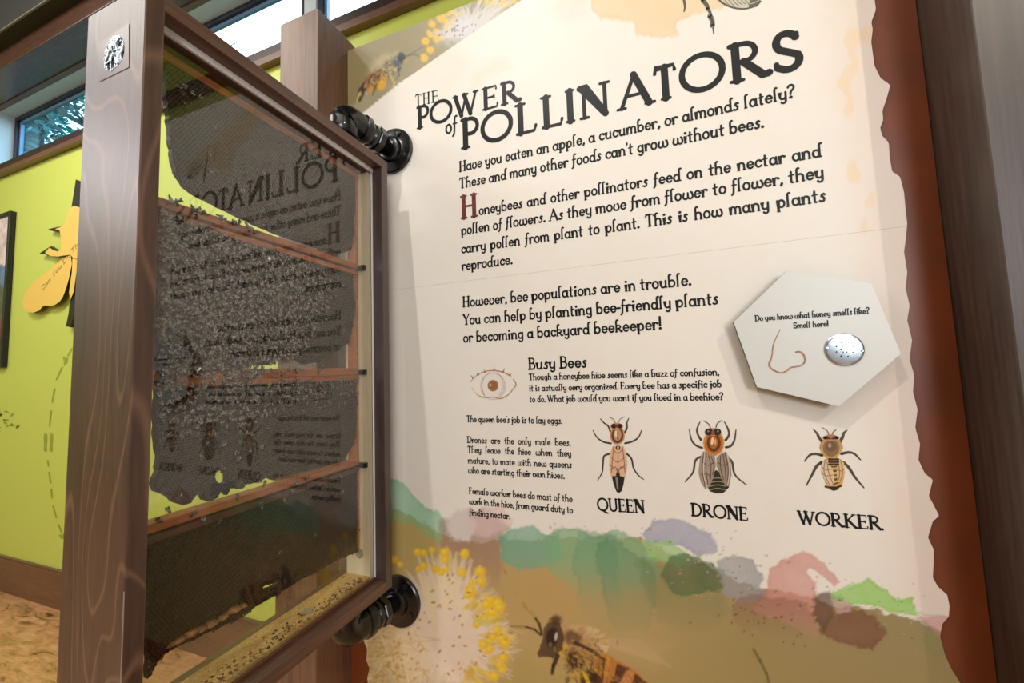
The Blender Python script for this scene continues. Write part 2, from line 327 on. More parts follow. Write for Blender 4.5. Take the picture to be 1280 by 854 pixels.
class Canvas:
    def __init__(s, u, v, base): s.u = u; s.v = v; s.c = np.tile(lin(base),(len(u),1)); s.n1 = fbm(u,v,22,3); s.n2 = fbm(u,v,7,40)
    def mix(s, mask, col, idx=None):
        c = lin(col)
        if idx is None: s.c += mask[:,None]*(c-s.c)
        else: s.c[idx] += mask[:,None]*(c-s.c[idx])
    def near(s, P, pad):
        P = np.asarray(P,float); return np.where((s.u>P[:,0].min()-pad)&(s.u<P[:,0].max()+pad)&(s.v>P[:,1].min()-pad)&(s.v<P[:,1].max()+pad))[0]
    def poly(s, P, col, alpha=1, soft=2, rough=4, fine=2, rim=0, fade=None):
        i = s.near(P, rough+fine+soft+4); d = polydist(s.u[i],s.v[i],P)+s.n1[i]*rough*1.5+s.n2[i]*fine*1.6; m = alpha*(1-sstep(-soft,soft,d))
        if fade: m = m*(1-sstep(fade[0],fade[1],s.v[i]))
        m = m*(.86+.28*s.n1[i]*.5); s.mix(np.clip(m,0,1), col, i)
        if rim: s.mix(np.clip(rim*.6*np.exp(-((d+2.5)/2.0)**2)*(m>0.05)*(m/max(alpha,.01))*(.6+.8*s.n1[i]),0,1), np.asarray(col)*.72, i)
    def ell(s, cx, cy, rx, ry, ang, col, alpha=1, soft=.25, fuzz=.0):
        i = s.near([(cx-rx-ry,cy-rx-ry),(cx+rx+ry,cy+rx+ry)], 2); a = math.radians(ang); x = s.u[i]-cx; y = s.v[i]-cy
        X = (x*math.cos(a)+y*math.sin(a))/rx; Y = (-x*math.sin(a)+y*math.cos(a))/ry; r = np.sqrt(X*X+Y*Y)+s.n2[i]*fuzz
        s.mix(np.clip(alpha*(1-sstep(1-soft,1+soft,r)),0,1), col, i)
    def line(s, P, w, col, alpha=1, soft=1.):
        w = w if hasattr(w,'__len__') else [w]*len(P)
        for k in range(len(P)-1):
            a = np.array(P[k],float); b = np.array(P[k+1],float); i = s.near([a,b], max(w)+soft+1); e = b-a; wx = s.u[i]-a[0]; wy = s.v[i]-a[1]
            t = np.clip((wx*e[0]+wy*e[1])/(e@e+1e-9),0,1); d = np.hypot(wx-t*e[0],wy-t*e[1]); ww = w[k]+(w[k+1]-w[k])*t
            s.mix(alpha*(1-sstep(ww-soft,ww+soft,d)), col, i)
def paint_panel(u, v):
    C = Canvas(u, v, (240,234,224)); n1, n2 = C.n1, C.n2; rnd = random.Random(5)
    C.mix(np.clip(.12*n1+.08,0,1), (236,214,184))
    # parchment tone along the torn edge and old stains
    ed = np.interp(v, [0,120,200,350,500,640,854],[1092,1105,1120,1140,1150,1162,1200]); C.mix(.36*sstep(-95,-10,u-ed), (226,188,164))
    C.poly([(735,-30),(740,10),(752,24),(790,28),(795,43),(815,46),(846,44),(850,30),(868,22),(905,8),(950,-5),(960,-30)], (236,202,146), .8, 1.5, 5, 2, .25)
    C.poly([(700,-30),(690,15),(705,30),(735,20),(740,-30)], (238,208,190), .4, 10)
    for P in ([(1095,30),(1060,38),(1055,50),(1066,80),(1050,95),(1046,105),(1058,120),(1053,140),(1064,148),(1068,128),(1060,105),(1072,86),(1068,60),(1098,44)],
              [(1066,198),(1056,222),(1060,228),(1072,226),(1074,200)], [(1086,244),(1082,255),(1096,258),(1094,240)], [(1076,275),(1072,290),(1084,292),(1084,272)]):
        C.poly(P, (240,205,150), .55, 2, 4, 2)
    C.poly([(590,92),(630,70),(640,86),(612,96),(590,110)], (242,218,192), .5, 6, 5)
    C.poly([(520,60),(560,50),(590,80),(560,110),(530,100)], (244,222,196), .35, 10, 5)
    # photograph strip at the upper left
    arc = [(420,165),(454,141),(500,103),(520,90),(560,62),(600,34),(652,0),(700,-32),(400,-60)]
    d = polydist(u,v,arc); ph = 1-sstep(-.8,.8,d); C.mix(ph, (158,148,116)); C.mix(ph*np.clip(.5*sstep(470,640,u)+.15*n1,0,1), (186,176,150))
    C.mix(ph*(1-sstep(-2,2,polydist(u,v,[(430,40),(440,60),(463,88),(452,125),(425,140)]))), (136,122,78))
    def inarc(f, pad=0): 
        c0 = C.c.copy(); f(); out = ph<.5; C.c[out] = c0[out]
    def top_flower():
        c = (590,42)
        for k in range(170):
            a = rnd.uniform(3.0,6.2); r = rnd.uniform(14,66); x = c[0]+14+r*math.cos(a)*1.05; y = c[1]+r*math.sin(a)*.9
            C.line([(c[0]+rnd.uniform(-14,14),c[1]+rnd.uniform(-9,6)),(x,y)], [1.4,.7], (216,212,206), .55)
            if r>38: C.ell(x,y,rnd.uniform(2,4.2),rnd.uniform(2,3.6),0,(232,196,92),.8,.4)
        for p in ((532,52),(540,30),(538,62),(546,48),(552,24),(530,72),(560,34)): C.ell(*p,5,5,0,(238,196,84),.9,.4,.3)
        C.ell(572,38,22,13,-30,(222,220,222),.7,.6,.3)
        for k in range(26): C.ell(570+rnd.gauss(0,12),38+rnd.gauss(0,6),.9,1.4,rnd.uniform(0,90),(120,110,96),.7)
    def top_bee():
        C.line([(503,74),(516,66),(532,56)],[1.1,.6,.4],(96,98,94),.7); C.line([(506,70),(520,68),(526,72)],.6,(96,98,94),.7)
        C.ell(479,84,20,12,-38,(206,188,150),.75,.5,.4); C.ell(484,90,15,12,-38,(150,138,104),.85,.4,.5); C.ell(466,101,15,10,-48,(150,104,62),.9,.3,.4)
        for (x,y,rx,ry,a,c) in ((452,115,4.5,10,22,(34,28,26)),(449,121,2.6,7,18,(206,184,104)),(450,123,1.8,5,18,(24,22,20)),(456,107,3,9,30,(58,42,38)),(460,103,2.2,8,34,(196,152,108)),(464,99,3,9,36,(60,42,40)),(468,96,2.2,9,38,(204,156,106)),(472,93,3,9,40,(84,64,54)),(463,112,3,5,30,(206,150,54)),(479,99,4,9,10,(226,164,54)),(477,106,5,7,15,(232,170,46)),(486,87,6,8,-30,(104,106,104)),(491,81,5,7,-30,(150,142,110)),(497,77,7,7,-20,(74,86,98)),(502,72,4.5,6,-10,(52,62,74)),(499,83,3,6,10,(84,92,100))): C.ell(x,y,rx,ry,a,c,.85,.35,.35)
        C.line([(487,92),(493,104),(488,116)],[1.6,1.2,.8],(196,184,110),.75); C.line([(497,84),(499,94),(494,100)],[1.2,1,.6],(90,96,90),.7); C.line([(470,106),(466,118)],1.1,(96,82,60),.7)
        for k in range(90): x = 482+rnd.gauss(0,11); y = 90-(x-482)*.7+rnd.gauss(0,5); C.line([(x,y),(x+rnd.gauss(0,2.5),y+rnd.gauss(0,2.5))],.6,rnd.choice([(226,206,140),(90,84,70),(196,160,92),(60,60,60)]),.5)
    inarc(top_flower); inarc(top_bee)
    # photograph at the foot of the sheet
    top = np.interp(u, [400,489,520,553,600,625,700,760,800,830,870,905,955,1000,1060,1140,1185,1260],[590,628,650,668,682,676,676,672,674,690,705,716,738,745,758,772,792,830])
    dd = v-top+n1*7+n2*4; m = sstep(-1.5,1.5,dd); C.mix(m, (190,162,104))
    C.mix(m*sstep(640,1150,u)*.9, (150,132,92)); C.mix(m*sstep(780,870,v)*.25, (166,140,70)); C.mix(m*np.exp(-((u-700)/70)**2-((v-740)/60)**2)*.35, (204,160,104))
    C.mix(m*np.exp(-((u-930)/60)**2-((v-800)/50)**2)*.25, (148,132,70))
    for (P,c,a,so,ro,fi,rim,fd) in (
      ([(470,585),(497,598),(520,622),(548,640),(556,660),(549,678),(530,668),(512,655),(480,650),(470,640)],(118,196,150),.75,1.6,4,2,.35,None),
      ([(489,640),(520,652),(545,670),(548,700),(500,700),(489,690)],(188,170,100),.55,8,4,2,0,None),
      ([(551,655),(575,640),(612,640),(635,660),(628,690),(625,740),(600,730),(570,700),(552,690)],(164,128,112),.8,5,5,3,.2,(690,760)),
      ([(560,648),(582,638),(592,655),(586,678),(566,676)],(232,226,220),.8,4,4,3,0,None),
      ([(588,640),(628,632),(640,650),(626,668),(600,674),(588,660)],(232,198,196),.65,4,5,3,.1,None),
      ([(622,670),(640,662),(668,661),(684,668),(700,664),(706,700),(690,705),(650,712),(626,700)],(112,176,150),.88,1.8,4,2,.4,None),
      ([(680,672),(690,660),(720,658),(742,668),(765,664),(800,672),(812,690),(825,720),(800,740),(720,745),(690,720)],(132,182,136),.85,2,5,2,.35,(690,760)),
      ([(722,664),(748,660),(765,672),(775,720),(768,790),(730,770),(712,712)],(104,158,124),.5,2.5,6,3,.3,(680,800)),
      ([(742,678),(762,668),(790,690),(815,712),(822,740),(812,800),(770,806),(752,740)],(88,140,108),.55,2.5,6,3,.35,(690,830)),
      ([(802,668),(816,652),(838,648),(862,656),(888,668),(897,690),(872,698),(846,682),(808,682)],(164,166,190),.9,1.6,3,2,.35,None),
      ([(800,676),(825,672),(850,684),(872,694),(868,706),(842,704),(812,700)],(158,206,134),.85,1.4,3,4,.2,None),
      ([(838,695),(862,690),(884,700),(903,716),(905,736),(880,744),(840,742),(826,720)],(74,104,70),.85,2,4,3,.2,None),
      ([(800,700),(830,704),(850,740),(905,745),(915,770),(880,800),(820,780)],(96,120,78),.5,6,7,3,0,(720,820)),
      ([(897,704),(922,696),(942,700),(957,718),(950,735),(960,745),(930,756),(905,742)],(156,156,160),.85,1.6,4,4,.3,None),
      ([(960,712),(978,700),(1004,689),(1020,696),(1036,712),(1050,728),(1043,733),(1024,718),(1012,710),(1008,716),(1020,728),(1018,745),(1036,765),(1020,800),(975,775),(938,765),(958,742)],(216,148,138),.85,1.3,2,2,.35,(740,820)),
      ([(922,752),(960,742),(1010,752),(1024,790),(990,800),(930,786),(912,770)],(140,84,70),.6,4,6,4,.2,(740,810)),
      ([(1016,748),(1038,742),(1060,756),(1092,768),(1108,792),(1090,814),(1056,806),(1030,796),(1018,776)],(120,60,50),.75,2,4,3,.35,None),
      ([(1018,746),(1036,744),(1040,770),(1030,790),(1020,776)],(76,72,44),.6,2,3,2,.2,None),
      ([(1040,742),(1060,732),(1086,723),(1108,736),(1122,748),(1140,745),(1146,768),(1110,764),(1070,756),(1044,750)],(148,206,86),.92,1.2,3,3,.3,None),
      ([(1043,752),(1060,750),(1066,766),(1046,768)],(206,168,160),.8,2,2,1,.1,None),
      ([(1150,772),(1196,768),(1200,790),(1182,806),(1164,786)],(214,150,150),.8,2,3,2,.2,None),
      ([(1146,774),(1176,792),(1188,820),(1170,824),(1150,800)],(142,138,86),.6,3,4,2,.2,None)):
        C.poly(P,c,a,so,ro,fi,rim,fd)
    for k in range(150):
        x = rnd.uniform(800,1160); y = np.interp(x,[800,905,1000,1160],[680,715,742,770])+rnd.gauss(0,22); c = rnd.choice([(150,206,96),(216,156,146),(160,160,180),(110,130,90),(110,84,60)])
        C.ell(x,y,rnd.uniform(.6,2.2),rnd.uniform(.6,1.8),0,c,.6)
    for k in range(60): C.ell(rnd.uniform(620,920),rnd.uniform(655,700),rnd.uniform(.5,1.4),rnd.uniform(.5,1.2),0,(120,170,140),.6)
    C.line([(942,812),(950,826),(958,842),(962,856)],1.6,(60,54,34),.6,1.5)
    for k in range(40): C.ell(960+rnd.gauss(0,40),770+rnd.gauss(0,18),1.2,2.0,rnd.uniform(0,90),(80,60,44),.5)
    C.line([(1130,768),(1180,770)],.6,(150,190,100),.6)
    # blossom
    c = (560,792)
    for k in range(620):
        a = rnd.uniform(-math.pi,math.pi); far = 92 if abs(a)>1.25 else 78
        if a>0: far = 96
        r = rnd.uniform(.5,1)*far; x = c[0]+r*math.cos(a); y = c[1]+r*math.sin(a)*1.06
        C.line([(c[0]+rnd.gauss(0,22),c[1]+rnd.gauss(0,22)),(x,y)], [2.2,.9], rnd.choice([(236,216,186),(240,226,206),(228,196,150),(236,212,196)]), .34, 1.4)
    C.ell(556,782,46,58,0,(240,222,212),.6,.8,.3)
    C.ell(556,812,60,50,0,(238,216,190),.5,.7,.3)
    C.ell(486,830,44,52,0,(226,200,150),.55,.4,.3)
    for k in range(220):
        a = rnd.uniform(0,6.283); r = rnd.uniform(10,60); x = 486+r*math.cos(a); y = 838+r*math.sin(a); C.line([(x,y),(x+rnd.gauss(0,14),y+rnd.gauss(0,14))],.8,rnd.choice([(240,222,176),(214,176,96),(232,206,160)]),.5)
    for k in range(30):
        y = rnd.uniform(690,730); x = rnd.uniform(520,600); C.line([(x,y),(x+(560-x)*.5,y+rnd.uniform(40,70))],[1.6,2.4],(240,222,180),.5,1.5)
    for k in range(95):
        a = rnd.uniform(-1.0,1.15); r = rnd.uniform(50,86); x = 552+r*math.cos(a); y = 800+r*math.sin(a); C.ell(x,y,rnd.uniform(3,8),rnd.uniform(2,3.6),math.degrees(a),rnd.choice([(236,192,50),(224,180,70),(202,170,60),(240,206,96)]),.65,.5,.5)
    for (x,y,r) in ((522,690,5),(530,691,4),(540,688,4.5),(493,700,5),(500,706,4),(556,691,6),(557,700,5),(581,692,6),(558,712,4),(577,716,6),(552,716,4),(530,708,5),(545,712,5),(523,712,4),(600,714,7),(601,727,6),(590,728,4),(588,738,6.5),(584,744,4.5),(612,752,7),(622,755,7),(615,764,8),(624,760,6),(608,756,6),(606,774,5),(596,780,5),(621,787,6),(616,797,5),(627,799,5),(631,804,5),(629,823,6),(625,832,5),(628,838,5),(618,845,6),(612,812,6),(604,806,6)):
        C.ell(x,y,r,r,0,(240,196,34),.95,.35,.35); C.ell(x-1,y-1,r*.5,r*.5,0,(248,216,96),.6,.6)
    C.ell(605,778,14,5,20,(206,202,120),.6,.6,.4)
    for k in range(60):
        x = 555+rnd.gauss(0,38); y = 790+rnd.gauss(0,42); C.ell(x,y,rnd.uniform(.9,1.8),rnd.uniform(1.6,3.2),rnd.uniform(0,180),rnd.choice([(206,150,60),(176,120,56),(214,166,70),(196,150,100)]),.8,.4)
    for k in range(60): C.ell(488+rnd.gauss(0,20),825+rnd.gauss(0,20),1.6,2.4,rnd.uniform(0,180),(204,150,60),.6,.4)
    # photographed bee
    C.poly([(740,792),(800,788),(840,806),(820,836),(780,826),(745,810)],(196,164,112),.55,8,4,3)
    for k in range(14): C.line([(745+k*2,798+k),(800+k*3,800+k*2.6)],1.0,(206,172,126),.35)
    for k in range(160):
        a = rnd.uniform(-2.9,.6); C.line([(716+rnd.gauss(0,8),802+rnd.gauss(0,6)),(722+38*math.cos(a),806+24*math.sin(a))],1.2,rnd.choice([(214,180,124),(190,150,96),(226,200,160)]),.35,1.2)
    C.ell(722,806,33,19,32,(186,142,88),.8,.35,.4)
    C.poly([(752,812),(765,822),(795,840),(815,860),(740,866),(738,840)],(196,116,52),1,1.4,1,1)
    for P in ([(772,830),(786,836),(770,862),(756,866),(766,846)], [(794,842),(812,858),(806,870),(784,870),(790,854)]): C.poly(P,(46,24,22),.95,1.2,1,1)
    C.poly([(782,838),(792,842),(780,866),(770,866)],(214,150,92),.6,1.2,1,1); C.line([(750,822),(755,824),(753,850)],1.2,(60,30,20),.9)
    for k in range(70): x = 738+rnd.gauss(0,14); y = 838+rnd.gauss(0,11); C.line([(x,y),(x+rnd.gauss(0,5),y+rnd.gauss(2,5))],1.2,rnd.choice([(206,160,40),(178,130,50),(110,70,34)]),.7)
    C.ell(718,826,12,12,0,(52,28,26),.95,.35,.3); C.ell(716,797,13,8,20,(92,58,50),.8,.4,.4); C.line([(716,803),(734,810),(748,819)],2.2,(54,28,30),.9)
    C.ell(736,848,9,11,30,(40,22,18),.9,.3,.3); C.ell(747,852,6,12,-15,(50,26,20),.9,.3); C.line([(730,840),(736,856)],2.4,(226,188,40),.9)
    C.line([(698,818),(706,808)],3.2,(214,176,52),.8,1.5); C.line([(704,815),(706,830)],2.4,(196,150,60),.7)
    C.poly([(684,780),(700,778),(705,792),(703,812),(692,822),(674,822),(672,817),(678,800),(681,786)],(60,34,30),1,1.2,1,1.4)
    C.ell(690,797,8,13,10,(34,20,22),.9,.3); C.ell(696,776,8,6,0,(78,48,42),.9,.5,.5); C.ell(695,796,1.8,5,10,(220,210,196),.75,.5,.4); C.ell(688,806,2,3,0,(150,120,90),.6,.5)
    for k in range(260):
        t = rnd.random(); x = 722+rnd.gauss(0,15)+10*t; y = 818+rnd.gauss(0,11)+10*t; L = rnd.uniform(2,5); a = rnd.gauss(.9,.5)
        C.line([(x,y),(x+L*math.cos(a),y+L*math.sin(a))],.7,rnd.choice([(210,166,60),(160,112,50),(84,52,34),(196,150,96),(54,32,24)]),.55)
    for k in range(120):
        x = rnd.uniform(755,812); y = 826+(x-755)*.5+rnd.uniform(0,24); C.line([(x,y),(x+2.5,y+4)],.6,rnd.choice([(222,160,96),(120,64,34),(60,32,24)]),.4)
    C.line([(697,820),(692,832),(690,842)],[3,2.4,2],(50,28,24),.95)
    C.line([(677,792),(674,780),(666,768),(654,755)],[1.5,1.5,1.4,1.6],(58,40,28),.95); C.line([(668,771),(661,762),(654,755)],1.3,(206,176,76),.85)
    C.line([(676,794),(668,787),(658,784),(638,783)],[1.4,1.3,1.2,1],(52,38,28),.95); C.line([(656,784),(638,783)],.8,(196,176,110),.7)
    return np.clip(C.c,0,1)
def proj_uv(x, y, z):
    P = np.stack([x,y,z]); c = R@P; return 640+FPX*c[0]/c[2], 427+FPX*c[1]/c[2]
def ink_layer(o, cols, per_vertex=True):
    a = o.data.color_attributes.new('Ink','FLOAT_COLOR','POINT' if per_vertex else 'CORNER'); c = np.ones((len(a.data),4),np.float32); c[:,:3] = cols; a.data.foreach_set('color', c.ravel())

# ---------------------------------------------------------------- the panel
panel = thing('information_panel', 'large cream exhibit panel about pollinators, hung between the wooden posts', 'panel', ((PX0+PX1)/2, YP+.01, -.98))
bx(PX0+.001,PX1-.001,YP+.004,YP+.020,-.98,1.021,bev=.001).build('backing_board', M['sienna'], panel)
RE = [(1084,-40),(1092,-10),(1095,12),(1089,28),(1091,36),(1089,52),(1093,82),(1101,98),(1113,106),(1108,124),(1103,138),(1104,150),(1100,160),(1103,170),(1111,178),(1112,196),(1115,214),(1125,221),(1130,240),(1132,262),(1134,280),(1132,300),(1130,315),(1134,340),(1132,360),(1137,382),(1134,400),(1140,425),(1137,450),(1143,470),(1141,490),(1147,512),(1144,535),(1150,555),(1148,575),(1156,592),(1166,600),(1161,620),(1174,645),(1166,652),(1160,672),(1167,687),(1167,704),(1166,722),(1172,733),(1184,744),(1187,758),(1186,771),(1178,780),(1175,796),(1181,818),(1190,838),(1206,862),(1216,890)]
LE = [(452,900),(457,880),(461,862),(459,848),(462,836),(458,826),(459,812),(454,800),(448,788),(436,780)]
def pnl(u, v, y=YP): p = on_plane_y(u,v,y); return (p[0],p[2])
re_ = np.array([pnl(*p) for p in RE]); le_ = np.array([pnl(*p) for p in LE])
xs = np.arange(PX0+.0015, .50, .0024); ZS = .262*.93-.001                 # the joint between the two sheets
def zrow(a, b, st): return np.linspace(a, b, max(2,int(round((b-a)/st))+1))
def sheet(name, zz):
    nx, nz = len(xs), len(zz); X, Z = np.meshgrid(xs, zz)
    rx = np.interp(Z[:,0], re_[::-1,1], re_[::-1,0]); lx = np.where(Z[:,0] < le_[-1,1], np.interp(Z[:,0], le_[:,1], le_[:,0]), xs[0])
    rx = np.minimum(rx, .4975); X = np.clip(X, lx[:,None], rx[:,None])     # the last column follows the torn edge
    X = lx[:,None]+(rx-lx)[:,None]*((xs-xs[0])/(xs[-1]-xs[0]))[None,:]
    V = np.stack([X.ravel(), np.full(X.size,YP), Z.ravel()],1); i = np.arange(nz*nx).reshape(nz,nx)
    F = np.stack([i[:-1,:-1].ravel(), i[:-1,1:].ravel(), i[1:,1:].ravel(), i[1:,:-1].ravel()],1)
    u, v = proj_uv(V[:,0],V[:,1],V[:,2]); cols = paint_panel(u, v)
    per = list(i[0,:])+list(i[1:,-1])+list(i[-1,-2::-1])+list(i[-2:0:-1,0]); n = len(V)
    Vb = V[per]+np.array([0,.0036,0]); F2 = [[per[k], n+k, n+(k+1)%len(per), per[(k+1)%len(per)]] for k in range(len(per))]
    nf = len(F); o = obj(name, np.vstack([V,Vb]), F.tolist()+F2, None, panel, mats=[M['sheet'],M['maroon']], fmat=[0]*nf+[1]*len(F2))
    ink_layer(o, np.vstack([cols, np.tile(lin((90,40,36)),(len(per),1))])); return o
sheet('printed_sheet', np.concatenate([zrow(-.905,-.18,.0024), zrow(-.18,ZS-.0003,.006)[1:]]))
sheet('printed_sheet', np.concatenate([zrow(ZS,.86*1,.006), zrow(.86,1.019,.0024)[1:]]))

# ---------------------------------------------------------------- stroke lettering
def arc(cx, cy, rx, ry, a0, a1, n=14): return [(cx+rx*math.cos(math.radians(a0+(a1-a0)*k/n)), cy+ry*math.sin(math.radians(a0+(a1-a0)*k/n))) for k in range(n+1)]
def sf(x, y, l=.09): return ([(x-l,y),(x+l,y)], .75)
G = {}
xh = .56
def hook(x): return ([(x,0),(x,.86)]+arc(x+.10,.86,.10,.17,180,60,6), 1)
G['a'] = (.56,[(arc(.24,.27,.20,.27,0,360,18),1),([(.46,xh),(.46,.08)]+arc(.53,.08,.07,.08,180,270,4),1)])
G['b'] = (.56,[hook(.06),(arc(.27,.27,.21,.27,0,360,18),1)])
G['c'] = (.46,[(arc(.26,.28,.21,.27,45,320,14),1),([(.41,.46),(.41,.46)],1.5)])
G['d'] = (.58,[(arc(.24,.27,.20,.27,0,360,18),1),([(.45,0),(.45,.86)]+arc(.55,.86,.10,.17,180,60,6),1),sf(.50,0,.06)])
G['e'] = (.50,[([(.05,.29),(.45,.29)],.8),(arc(.25,.28,.20,.27,0,318,16),1)])
G['f'] = (.36,[([(.0,-.26),(.07,-.20)]+[(.12,-.05),(.14,.3),(.16,.80)]+arc(.28,.82,.12,.19,180,60,6),1),([(.04,xh-.03),(.32,xh-.03)],.8)])
G['g'] = (.54,[(arc(.24,.28,.19,.26,0,360,18),1),([(.44,xh),(.44,-.08)]+arc(.27,-.10,.17,.19,0,-150,9),1)])
G['h'] = (.58,[hook(.07),([(.07,.38)]+arc(.27,.34,.19,.22,150,0,8)+[(.46,0)],1),sf(.07,0,.06),sf(.47,0,.06)])
G['i'] = (.25,[([(.04,.50),(.11,xh),(.11,0)],1),sf(.12,0,.07),([(.12,.80),(.12,.80)],1.5)])
G['j'] = (.26,[([(.05,.50),(.14,xh),(.14,-.12)]+arc(.03,-.12,.11,.16,0,-100,5),1),([(.15,.80),(.15,.80)],1.5)])
G['k'] = (.54,[hook(.07),(arc(.24,.42,.17,.14,150,-80,9)+[(.10,.27)],.9),([(.25,.28),(.46,0),(.52,.02)],1.1),sf(.07,0,.06)])
G['l'] = (.28,[hook(.08),sf(.08,0,.07)])
G['m'] = (.84,[([(.02,.53),(.07,xh),(.07,0)],1),([(.07,.38)]+arc(.24,.36,.16,.20,150,0,8)+[(.40,0)],1),([(.40,.38)]+arc(.57,.36,.16,.20,150,0,8)+[(.73,0)],1),sf(.07,0,.05),sf(.74,0,.06)])
G['n'] = (.58,[([(.02,.53),(.08,xh),(.08,0)],1),([(.08,.38)]+arc(.27,.34,.19,.22,150,0,8)+[(.46,0)],1),sf(.08,0,.06),sf(.47,0,.06)])
G['o'] = (.52,[(arc(.25,.28,.21,.28,0,360,20),1)])
G['p'] = (.56,[([(.02,.53),(.08,xh),(.08,-.30)],1),(arc(.28,.28,.20,.27,0,360,18),1),sf(.08,-.30,.07)])
G['q'] = (.56,[(arc(.24,.28,.20,.27,0,360,18),1),([(.46,xh),(.46,-.30)],1),sf(.46,-.30,.07)])
G['r'] = (.42,[([(.02,.53),(.08,xh),(.08,0)],1),([(.08,.36)]+arc(.24,.36,.16,.19,150,40,6),1),([(.37,.49),(.37,.49)],1.3),sf(.08,0,.06)])
G['s'] = (.40,[([(.34,.50),(.28,xh),(.16,.52),(.14,.42),(.30,.20),(.26,.05),(.12,0),(.02,.07)],1)])
G['t'] = (.38,[([(.16,.84),(.15,.09)]+arc(.23,.09,.08,.09,180,290,5),1),([(.02,xh-.02),(.32,xh+.02)],.8)])
G['u'] = (.58,[([(.0,.52),(.08,xh),(.08,.2)]+arc(.25,.2,.17,.2,180,330,8)+[(.44,.16)],1),([(.45,xh),(.45,0)],1),sf(.48,0,.05)])
G['v'] = (.52,[([(.10,.52)]+arc(.25,.25,.21,.25,140,380,16)+[(.40,.52),(.34,.55)],1)])
G['w'] = (.80,[([(.10,.52)]+arc(.22,.22,.18,.22,150,360,12)+[(.40,.50)],1),([(.40,.3)]+arc(.58,.22,.18,.22,180,380,12)+[(.70,.52),(.64,.55)],1)])
G['y'] = (.54,[([(.0,.52),(.07,xh),(.07,.24)]+arc(.25,.24,.18,.20,180,330,8),1),([(.45,xh),(.44,-.06)]+arc(.28,-.10,.16,.19,0,-150,8),1)])
G['z'] = (.44,[([(.04,xh-.02),(.38,xh-.02),(.04,.02),(.40,.02)],.9)])
G['x'] = G['z']
G['.'] = (.22,[([(.10,.04),(.10,.04)],1.5)]); G[','] = (.24,[([(.12,.06),(.12,.04),(.07,-.10)],1.2)])
G["'"] = (.18,[([(.10,1.0),(.08,.86)],1)]); G['-'] = (.30,[([(.04,.33),(.26,.33)],1.1)]); G['!'] = (.24,[([(.12,1.02),(.11,.30)],1.2),([(.11,.05),(.11,.05)],1.6)])
G['?'] = (.48,[(arc(.24,.80,.19,.21,170,-60,12)+[(.20,.44),(.20,.28)],1),([(.20,.05),(.20,.05)],1.6)])
G[' '] = (.30,[])
for _c in list(G):
    if _c.isalpha(): G[_c] = (G[_c][0]+.07, [([(a_+.035,b_) for a_,b_ in pt], wd) for pt,wd in G[_c][1]])
T = 1.25; t_ = .6
def serif(x, y, l=.13): return ([(x-l,y),(x+l,y)], .55)
G['A'] = (.92,[([(.10,0),(.46,1.02)],.75),([(.44,1.02),(.80,0)],T),([(.24,.36),(.66,.36)],.6),serif(.10,0,.10),serif(.82,0,.11)])
G['B'] = (.66,[([(.14,0),(.14,1)],T),(arc(.32,.77,.20,.23,90,-90,9)+[(.16,.54)],.85),([(.16,1),(.34,1)],.6),(arc(.34,.27,.24,.27,90,-90,9)+[(.02,0)],.9),([(.02,1),(.16,1)],.55)])
G['D'] = (.86,[([(.14,0),(.14,1)],T),([(.03,1),(.30,1)]+arc(.32,.5,.44,.5,90,-90,16)+[(.03,0)],.95)])
G['E'] = (.68,[([(.14,0),(.14,1)],T),([(.03,1),(.56,1),(.57,.86)],.6),([(.14,.52),(.48,.52)],.6),([(.48,.60),(.48,.44)],.5),([(.03,0),(.58,0),(.61,.16)],.6)])
G['F'] = (.62,[([(.14,0),(.14,1)],T),([(.03,1),(.54,1),(.55,.86)],.6),([(.14,.52),(.44,.52)],.6),serif(.14,0)])
G['H'] = (.80,[([(.14,0),(.14,1)],T),([(.64,0),(.64,1)],T),([(.14,.52),(.64,.52)],.6),serif(.14,0),serif(.64,0),serif(.14,1),serif(.64,1)])
G['I'] = (.34,[([(.17,0),(.17,1)],T),serif(.17,0),serif(.17,1)])
G['K'] = (.82,[([(.14,0),(.14,1)],T),([(.62,1),(.17,.48)],.65),([(.26,.56),(.70,0),(.78,0)],T),serif(.14,0),serif(.14,1),serif(.62,1,.10)])
G['L'] = (.64,[([(.14,0),(.14,1)],T),([(.03,0),(.54,0),(.58,.17)],.65),serif(.14,1)])
G['N'] = (.92,[([(.16,0),(.16,1)],.75),([(.05,1),(.16,1),(.76,0)],T),([(.76,0),(.76,1)],.75),serif(.16,0,.11),serif(.76,1,.12)])
G['O'] = (.98,[(arc(.49,.5,.43,.5,0,360,36),1.0)])
G['P'] = (.66,[([(.14,0),(.14,1)],T),([(.03,1),(.30,1)]+arc(.32,.73,.25,.27,90,-110,12),.85),serif(.14,0)])
G['Q'] = (1.0,[(arc(.49,.5,.43,.5,0,360,36),1.0),([(.44,.06),(.62,-.10),(.90,-.20)],.9)])
G['R'] = (.84,[([(.14,0),(.14,1)],T),([(.03,1),(.32,1)]+arc(.32,.75,.24,.25,90,-100,12),.85),([(.30,.50),(.70,.0),(.80,.04)],T),serif(.14,0)])
G['S'] = (.62,[(arc(.30,.76,.21,.24,20,100,5)+arc(.28,.76,.19,.24,110,235,8)+[(.42,.42)]+arc(.30,.25,.24,.25,25,-110,9)+[(.08,.10)],1.15),([(.50,.84),(.52,.94)],.8),([(.06,.20),(.07,.08)],.8)])
G['T'] = (.74,[([(.37,0),(.37,1)],T),([(.05,.84),(.08,1),(.66,1),(.69,.84)],.65),serif(.37,0)])
G['U'] = (.84,[([(.14,1),(.14,.34)]+arc(.41,.34,.27,.34,180,360,14)+[(.68,1)],1),serif(.14,1,.12),serif(.68,1,.12)])
